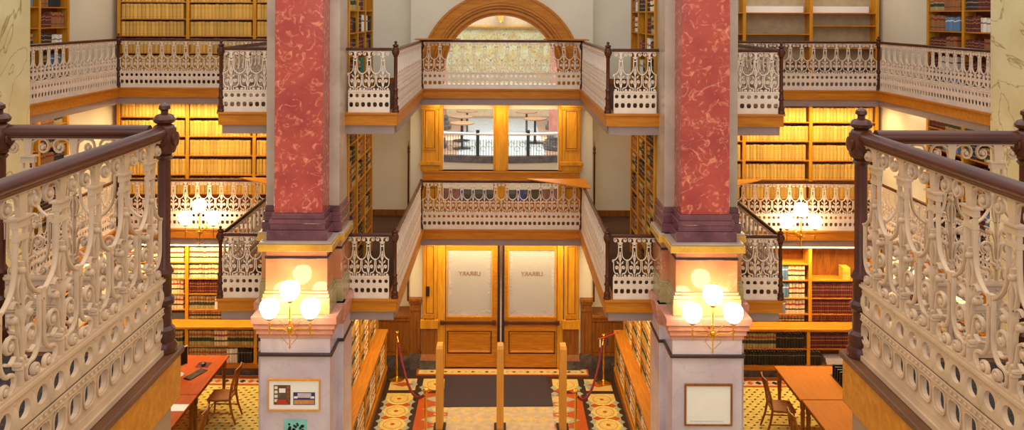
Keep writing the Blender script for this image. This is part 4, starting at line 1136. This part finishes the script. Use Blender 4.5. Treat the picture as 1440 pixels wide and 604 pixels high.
# ------------------------------------------------------------------ lamps
def bracket_lamp(x, yw, z, label, sc_=1.0):
    """x, wall y, z of the rosette; three globes"""
    t = thing('bracket_lamp', label, 'wall lamp', (x, yw, z)); y = yw-0.30*sc_; k = sc_
    b = MB().lathe([(0.055*k, 0), (0.05*k, -0.02*k), (0.03*k, -0.03*k), (0.012*k, -0.05*k), (0.012*k, -0.30*k)], x, yw, 12, ax='y', cz=z)
    b.sphere((x, y, z), 0.034*k, 10)
    for q in range(8):
        a = 2*PI*q/8; b.sphere((x+0.045*k*math.cos(a), y-0.01, z+0.045*k*math.sin(a)), 0.015*k, 6)
    b.lathe([(0.014*k, 0.03*k), (0.014*k, 0.10*k), (0.026*k, 0.12*k), (0.014*k, 0.14*k), (0.020*k, 0.26*k), (0.012*k, 0.32*k)], x, y, 10, cz=z)
    b.lathe([(0.002, -0.29*k), (0.014*k, -0.26*k), (0.007*k, -0.23*k), (0.012*k, -0.10*k), (0.016*k, -0.03*k)], x, y, 8, cz=z)
    b.obj('stem', 'gold', t, smooth=True)
    a = MB()
    for s in (-1, 1):
        P = [(x+s*d*k, y, z+h*k) for d, h in ((0.0, -0.10), (0.03, -0.03), (0.10, 0.0), (0.20, -0.005), (0.27, 0.01), (0.285, 0.05), (0.285, 0.09))]
        a.tube(P, 0.009*k, 6)
        a.lathe([(0.004, -0.10*k), (0.010*k, -0.08*k), (0.010*k, 0.02*k), (0.018*k, 0.05*k)], x+s*0.285*k, y, 8, cz=z)
        a.tube([(x+s*0.06*k, y, z-0.02*k), (x+s*0.11*k, y-0.03, z-0.11*k), (x+s*0.02*k, y, z-0.22*k)], 0.005*k, 5)
        a.tube([(x+s*0.05*k, y, z+0.02*k), (x+s*0.12*k, y+0.02, z+0.07*k), (x+s*0.16*k, y, z+0.12*k)], 0.005*k, 5)
    a.obj('arms', 'gold', t, smooth=True)
    for gx, gzz in ((0, 0.52), (-0.285, 0.27), (0.285, 0.27)):
        c = MB().lathe([(0.02*k, -0.16*k), (0.05*k, -0.135*k), (0.056*k, -0.115*k)], x+gx*k, y, 12, cz=z+gzz*k).obj('gallery_cup', 'gold', t, smooth=True)
        pr = [(0.052, -0.118), (0.090, -0.09), (0.125, -0.03), (0.138, 0.03), (0.128, 0.085), (0.095, 0.125), (0.05, 0.142), (0.01, 0.146)]
        gb = MB().lathe([(r*k, h*k) for r, h in pr], x+gx*k, y, 20, cz=z+gzz*k).obj('globe', 'globe', t, smooth=True); c.parent = gb
bracket_lamp(-2.94, 11.80, gz(463, 11.5), 'brass wall lamp with three lit globes on the left red pier')
bracket_lamp(2.955, 11.80, gz(467, 11.5), 'brass wall lamp with three lit globes on the right red pier')
bracket_lamp((281-VPX)*16.7/FPX, 17.02, gz(328, 16.7), 'brass wall lamp with three lit globes on the left lower gallery beam')
bracket_lamp((1128-VPX)*16.7/FPX, 17.02, gz(330, 16.7), 'brass wall lamp with three lit globes on the right lower gallery beam')

# ------------------------------------------------------------------ triangular corner shelves on the railings
def corner_shelf(x, y, z, dx, dy, label):
    b = MB().prism([(x, y), (x+dx, y), (x, y+dy)], z, z+0.022)
    o = b.obj('corner_shelf', 'wood', None, origin=(x, y, z), bevel=0.003); tag(o, label, 'shelf')
    return o
HZ = F1+1.012
corner_shelf(NX1+0.10, GY+0.07, HZ, -1.25, -0.92, 'triangular oak shelf on the right corner of the central lower railing')
corner_shelf(OXL-0.0, GY+0.05, HZ, -0.0+1.0, -0.92, 'triangular oak shelf at the rear corner of the left projecting balcony, lower gallery') if False else None
corner_shelf(OXL+0.06, GY+0.07, HZ, -1.1, -0.92, 'triangular oak shelf on the lower rear railing left of the left pier')
corner_shelf(OXR-0.06, GY+0.07, HZ, 1.1, -0.92, 'triangular oak shelf on the lower rear railing right of the right pier')
HZ = F2+1.012
corner_shelf(NX0-0.10, GY+0.07, HZ, 0.9, -0.5, 'thin corner shelf on the left end of the central upper railing')
corner_shelf(NX1+0.10, GY+0.07, HZ, -0.9, -0.5, 'thin corner shelf on the right end of the central upper railing')

# ------------------------------------------------------------------ barrier posts, mat, stanchions
for u, l in ((620, 'left'), (705.5, 'middle'), (794, 'right')):
    Y = 15.05; x = (u-VPX)*Y/FPX
    t = thing('gate_post', '%s one of three tall flat oak gate posts before the doors' % l, 'post', (x, Y, 0))
    w = 0.064
    MB().box(x-w, x+w, Y-0.03, Y+0.22, 0.04, 1.50).frustum((x-w, x+w, Y-0.03, Y+0.22), (x-w+0.012, x+w-0.012, Y+0.0, Y+0.19), 1.50, 1.55).obj('post_board', 'post', t)
    MB().box(x-0.11, x+0.11, Y-0.06, Y+0.25, 0.011, 0.04).obj('foot_plate', 'black', t, bevel=0.01)
def mpt(u, v): s = (v-VPY)/(EYE-0.02); return ((u-VPX)/s, FPX/s)
pts = [mpt(626, 571.5), mpt(780, 570), mpt(777, 552), mpt(769, 524.5), mpt(627.5, 525.5)]
mt = MB().prism(pts, 0.011, 0.019); o = mt.obj('door_mat', 'mat', None, origin=(0, 16.5, 0.011)); tag(o, 'large dark ribbed floor mat in front of the double doors', 'mat')
def stanchion(x, y, h, label):
    t = thing('stanchion', label, 'stanchion', (x, y, 0.011))
    MB().lathe([(0.165, 0.0), (0.165, 0.012), (0.14, 0.022), (0.05, 0.04), (0.026, 0.06)], x, y, 24, cz=0.011).obj('base', 'gold', t, smooth=True)
    MB().lathe([(0.022, 0.05), (0.022, h-0.10), (0.036, h-0.09), (0.036, h-0.07), (0.022, h-0.065), (0.022, h-0.05), (0.03, h-0.045)], x, y, 14, cz=0.011).obj('pole', 'gold', t, smooth=True)
    MB().lathe([(0.02, h-0.045), (0.045, h-0.035), (0.05, h-0.02), (0.04, h-0.004), (0.012, h)], x, y, 14, cz=0.011).obj('cap', 'gold', t, smooth=True)
def xy(u, v, z): s = (v-VPY)/(EYE-z); return ((u-VPX)/s, FPX/s)
S1 = xy(560, 466, 1.0); S2 = xy(601, 546, 1.0); S3 = xy(851, 469, 1.0); S4 = xy(811.5, 547, 1.0)
stanchion(*S1, 1.0, 'rear left brass rope stanchion beside the wainscot'); stanchion(*S2, 1.0, 'front left brass rope stanchion beside the left gate post')
stanchion(*S3, 1.0, 'rear right brass rope stanchion beside the wainscot'); stanchion(*S4, 1.0, 'front right brass rope stanchion beside the right gate post')
def rope(a, b, label):
    P = []
    for k in range(25):
        t = k/24; x = a[0]+(b[0]-a[0])*t; y = a[1]+(b[1]-a[1])*t; z = 0.90-0.50*(1-(2*t-1)**2)
        P.append((x, y, z))
    d = Vector((b[0]-a[0], b[1]-a[1], 0)).normalized()*0.04
    P = [(p[0]+d.x*(1-2*k/24), p[1]+d.y*(1-2*k/24), p[2]) for k, p in enumerate(P)]
    t = thing('barrier_rope', label, 'rope', P[0])
    MB().tube(P[1:-1], 0.024, 10).obj('rope', 'rope', t, smooth=True)
    MB().tube(P[:3], 0.016, 8).obj('hook', 'gold', t, smooth=True); MB().tube(P[-3:], 0.016, 8).obj('hook', 'gold', t, smooth=True)
rope(S1, S2, 'burgundy velvet rope drooping between the two left stanchions'); rope(S3, S4, 'burgundy velvet rope drooping between the two right stanchions')
# red rod and tags hung on the rear right stanchion
t = thing('red_rod', 'red rod with a blue and white tag resting on the rear right stanchion', 'rod', (S3[0], S3[1]-0.06, 1.0))
MB().tube([(S3[0]-0.12, S3[1]-0.07, 0.93), (S3[0]+0.02, S3[1]-0.07, 0.97), (S3[0]+0.30, S3[1]-0.02, 1.05)], 0.014, 8).obj('rod', 'flag_red', t, smooth=True)
MB().box(S3[0]+0.05, S3[0]+0.08, S3[1]-0.075, S3[1]-0.065, 0.80, 0.95).obj('blue_tag', 'flag_blue', t); MB().box(S3[0]-0.10, S3[0]-0.07, S3[1]-0.075, S3[1]-0.065, 0.76, 0.92).obj('white_tag', 'white', t)

# ------------------------------------------------------------------ pictures on the plinths
PFY = 11.80
def ppt(u, v): return ((u-VPX)*PFY/FPX, EYE-(v-VPY)*PFY/FPX)
def board(mb, u0, v0, u1, v1, y0, y1, mi=0):
    x0, z1 = ppt(u0, v0); x1, z0 = ppt(u1, v1); mb.box(x0, x1, y0, y1, z0, z1, mi)
t = thing('picture_frame', 'white matted frame with two small photographs on the left pier', 'picture', (ppt(416, 577)[0], PFY, ppt(416, 577)[1]))
f = MB(); board(f, 379.5, 533, 452.5, 535, PFY-0.03, PFY-0.001); board(f, 379.5, 575.3, 452.5, 577, PFY-0.03, PFY-0.001); board(f, 379.5, 535, 381, 575.3, PFY-0.03, PFY-0.001); board(f, 451, 535, 452.5, 575.3, PFY-0.03, PFY-0.001)
f.obj('frame', 'post', t)
f = MB(); board(f, 381, 535, 451, 575.3, PFY-0.015, PFY-0.001); f.obj('mat_board', 'white', t)
PALS = ['chair', 'cream', 'plum', 'flag_red', 'white', 'woodd', 'orange', 'lav', 'granite', 'flag_blue']
f = MB(); board(f, 387.5, 541.5, 411, 569, PFY-0.018, PFY-0.0155, 2)
for i in range(4):
    board(f, 388.5, 543+i*6, 393, 547+i*6, PFY-0.0195, PFY-0.0185, 1); board(f, 406, 543+i*6, 410, 547+i*6, PFY-0.0195, PFY-0.0185, 5)
board(f, 395, 546, 404, 552, PFY-0.0195, PFY-0.0185, 4); board(f, 394, 553, 405, 559, PFY-0.0195, PFY-0.0185, 8); board(f, 392, 562, 407, 568, PFY-0.0195, PFY-0.0185, 3)
f.obj('interior_photograph', PALS, t)
f = MB(); board(f, 415, 551.5, 445.5, 569, PFY-0.018, PFY-0.0155, 9); board(f, 416, 562, 444.5, 568, PFY-0.0195, PFY-0.0185, 6); board(f, 421, 552.5, 440, 559, PFY-0.0195, PFY-0.0185, 7)
board(f, 416, 557, 421, 560, PFY-0.0195, PFY-0.0185, 4); board(f, 439, 557, 444.5, 560, PFY-0.0195, PFY-0.0185, 4)
f.obj('exterior_photograph', PALS, t)
t = thing('teal_notice', 'teal card with a dark plant design below the frame on the left pier', 'notice', (ppt(418, 612)[0], PFY, ppt(418, 612)[1]))
f = MB(); board(f, 401.5, 590, 434, 625, PFY-0.008, PFY-0.001); f.obj('card', 'teal', t)
f = MB(); R = random.Random(5)
for i in range(26):
    x, z = ppt(418+R.uniform(-9, 11), 603+R.uniform(-7, 10)); f.lathe([(0.028*R.uniform(.5, 1.1), -0.002), (0.02, 0.0)], x, PFY-0.0085, 5, ax='y', cz=z)
x, z = ppt(418, 608); f.box(x-0.01, x+0.01, PFY-0.0105, PFY-0.0085, z-0.12, z)
f.obj('plant_motif', 'black', t)
t = thing('picture_frame', 'thin wooden frame with a blank white sheet on the right pier', 'picture', (ppt(998, 596)[0], PFY, ppt(998, 596)[1]))
f = MB(); a, b, c, d = 964.5, 537.5, 1031.5, 596
board(f, a, b, c, b+2.6, PFY-0.03, PFY-0.001); board(f, a, d-2.0, c, d, PFY-0.03, PFY-0.001); board(f, a, b+2.6, a+2.4, d-2.0, PFY-0.03, PFY-0.001); board(f, c-2.4, b+2.6, c, d-2.0, PFY-0.03, PFY-0.001)
f.obj('frame', 'woodd', t)
f = MB(); board(f, a+2.4, b+2.6, c-2.4, d-2.0, PFY-0.012, PFY-0.001); f.obj('sheet', 'white', t)
f = MB()
for i in range(18): board(f, 973+i*2.6, 589.4, 973+i*2.6+1.6, 590.6, PFY-0.0135, PFY-0.0122)
f.obj('faint_text_line', 'etch2', t)

# ------------------------------------------------------------------ reading tables, chairs, computer
TZ = 0.85
def table(x0, x1, y0, y1, label, mat, top):
    t = thing('reading_table', label, 'table', (x0, y0, 0))
    MB().box(x0, x1, y0, y1, TZ-0.035, TZ).obj('table_top', mat, t, bevel=0.006)
    a = MB(); i = 0.07
    a.box(x0+i, x1-i, y0+i, y0+i+0.025, TZ-0.15, TZ-0.036); a.box(x0+i, x1-i, y1-i-0.025, y1-i, TZ-0.15, TZ-0.036)
    a.box(x0+i, x0+i+0.025, y0+i+0.025, y1-i-0.025, TZ-0.15, TZ-0.036); a.box(x1-i-0.025, x1-i, y0+i+0.025, y1-i-0.025, TZ-0.15, TZ-0.036)
    a.obj('apron', top, t)
    for lx in (x0+0.08, x1-0.08):
        for ly in (y0+0.08, y1-0.08):
            MB().lathe([(0.026, 0.0), (0.030, 0.03), (0.022, 0.06), (0.034, 0.40), (0.042, 0.58), (0.03, 0.62), (0.046, 0.65), (0.046, TZ-0.036)], lx, ly, 12).obj('leg', top, t, smooth=True)
table(-6.75, -5.36, 14.62, 16.3, 'reddish reading table with a computer, left side near the rear bookcase', 'red_wood', 'woodd')
table(-6.75, -5.36, 12.9, 14.60, 'second reddish reading table behind the left near railing, nearest the camera', 'red_wood', 'woodd')
table(5.27, 6.75, 14.52, 15.9, 'golden oak reading table on the right, farthest from the camera', 'oak_table', 'chair')
table(5.30, 6.78, 13.0, 14.49, 'golden oak reading table on the right, nearest the camera', 'oak_table', 'chair')
def chair(label, loc, rz):
    t = thing('wooden_chair', label, 'chair', loc, rz, local=True)
    MB().prism([(-0.20, -0.20), (0.20, -0.20), (0.23, 0.05), (0.21, 0.23), (-0.21, 0.23), (-0.23, 0.05)], 0.43, 0.47).obj('seat', 'chair', t, bevel=0.01)
    for s in (-1, 1):
        MB().tube([(s*0.18, 0.19, 0.43), (s*0.19, 0.21, 0.2), (s*0.20, 0.23, 0.0)], [0.02, 0.017, 0.014], 8).obj('leg', 'chair', t, smooth=True)
        MB().tube([(s*0.20, -0.30, 0.0), (s*0.19, -0.22, 0.24), (s*0.185, -0.185, 0.45), (s*0.185, -0.22, 0.70), (s*0.19, -0.30, 0.98)], [0.016, 0.02, 0.022, 0.019, 0.016], 8).obj('leg', 'chair', t, smooth=True)
        MB().tube([(s*0.19, -0.23, 0.2), (s*0.19, 0.2, 0.2)], 0.011, 6).obj('stretcher', 'chair', t)
    b = MB()
    def rail(z, yy, h):
        n = 8
        for k in range(n):
            xa, xb = -0.19+0.38*k/n, -0.19+0.38*(k+1)/n
            ya, yb = yy-0.035*math.sin(PI*k/n), yy-0.035*math.sin(PI*(k+1)/n)
            b.prism([(xa, ya-0.01), (xb, yb-0.01), (xb, yb+0.01), (xa, ya+0.01)], z, z+h)
    rail(0.90, -0.285, 0.10); b.obj('crest_rail', 'chair', t); b = MB(); rail(0.56, -0.20, 0.035)
    b.obj('back_rail', 'chair', t)
    sl = MB()
    for k in range(5):
        x = -0.13+k*0.065; d = 0.03*math.sin(PI*(x+0.19)/0.38)
        sl.tube([(x, -0.20-d, 0.59), (x, -0.23-d, 0.72), (x, -0.285-d, 0.91)], 0.009, 6)
    sl.obj('back_spindle', 'chair', t)
    MB().tube([(-0.18, 0.2, 0.26), (0.18, 0.2, 0.26)], 0.011, 6).obj('front_stretcher', 'chair', t)
    return t
c0 = chair('wooden spindle-back chair pulled up to the left table, beside the computer', (-5.20, 15.45, 0), PI/2)
dup(c0, (-5.22, 13.75, 0), PI/2+0.1, 'wooden chair at the second left table, partly hidden by the near railing')
dup(c0, (5.12, 15.1, 0), -PI/2-0.06, 'wooden spindle-back chair at the far right reading table')
dup(c0, (5.14, 13.75, 0), -PI/2, 'wooden spindle-back chair at the near right reading table, lowest in the photo')
def tp(u, v): s = (v-VPY)/(EYE-TZ); return ((u-VPX)/s, FPX/s)
mx, my = -6.02, 15.35
t = thing('computer_monitor', 'black screen computer monitor on a silver stand, left table', 'monitor', (mx, my, TZ), math.radians(58), local=True)
MB().box(-0.22, 0.22, -0.02, 0.02, 0.16, 0.50).obj('screen_shell', 'silver', t, bevel=0.01)
MB().box(-0.205, 0.205, -0.024, -0.0205, 0.175, 0.485).obj('screen', 'black', t)
M['scr'] = plain('screen_glow', (70, 90, 190), 0.3, emit=((90, 110, 210), 0.8))
MB().box(-0.12, 0.02, -0.027, -0.0245, 0.25, 0.40).obj('lit_window', 'scr', t)
MB().box(-0.03, 0.03, 0.02, 0.05, 0.02, 0.34).obj('stand_neck', 'silver', t); MB().lathe([(0.13, 0.001), (0.13, 0.015), (0.04, 0.022)], 0, 0.02, 20).obj('stand_foot', 'silver', t, smooth=True)
kx, ky = tp(277, 528)
t = thing('keyboard', 'black keyboard lying in front of the monitor on the left table', 'keyboard', (kx, ky, TZ+0.001), math.radians(68), local=True)
MB().box(-0.23, 0.23, -0.08, 0.08, 0, 0.018).obj('case', 'black', t, bevel=0.004)
kk = MB()
for i in range(14):
    for j in range(5): kk.box(-0.215+i*0.031, -0.215+i*0.031+0.025, -0.068+j*0.028, -0.068+j*0.028+0.022, 0.018, 0.024)
kk.obj('keys', 'granite', t)
kx, ky = tp(288, 515)
o = MB().sphere((kx, ky, TZ+0.03), 0.05, 12, sy=1.4, sz=0.55).obj('computer_mouse', 'black', None, origin=(kx, ky, TZ+0.004), smooth=True); tag(o, 'black mouse on the left table beyond the keyboard', 'mouse')
o = MB().box(kx-0.13, kx+0.12, ky-0.10, ky+0.14, TZ+0.001, TZ+0.004).obj('mouse_pad', 'plum', None, origin=(kx, ky, TZ+0.001)); tag(o, 'purplish mouse pad under the mouse on the left table', 'mouse pad')
kx, ky = tp(257, 574)
o = MB().box(kx-0.2, kx+0.1, ky-0.14, ky+0.10, TZ+0.001, TZ+0.006).obj('paper_sheet', 'white', None, origin=(kx, ky, TZ+0.001)); tag(o, 'loose white paper on the near left table', 'paper')
# ribbed dark file rack at the right table's far corner
t = thing('file_rack', 'dark ribbed file rack on the far right reading table beside the near railing', 'rack', (6.45, 15.1, TZ+0.001))
r = MB()
for i in range(7): r.box(6.22, 6.62, 14.78+i*0.11, 14.78+i*0.11+0.03, TZ+0.012, TZ+0.22)
r.obj('dividers', 'black', t); MB().box(6.20, 6.64, 14.74, 15.52, TZ+0.001, TZ+0.012).obj('tray', 'black', t)
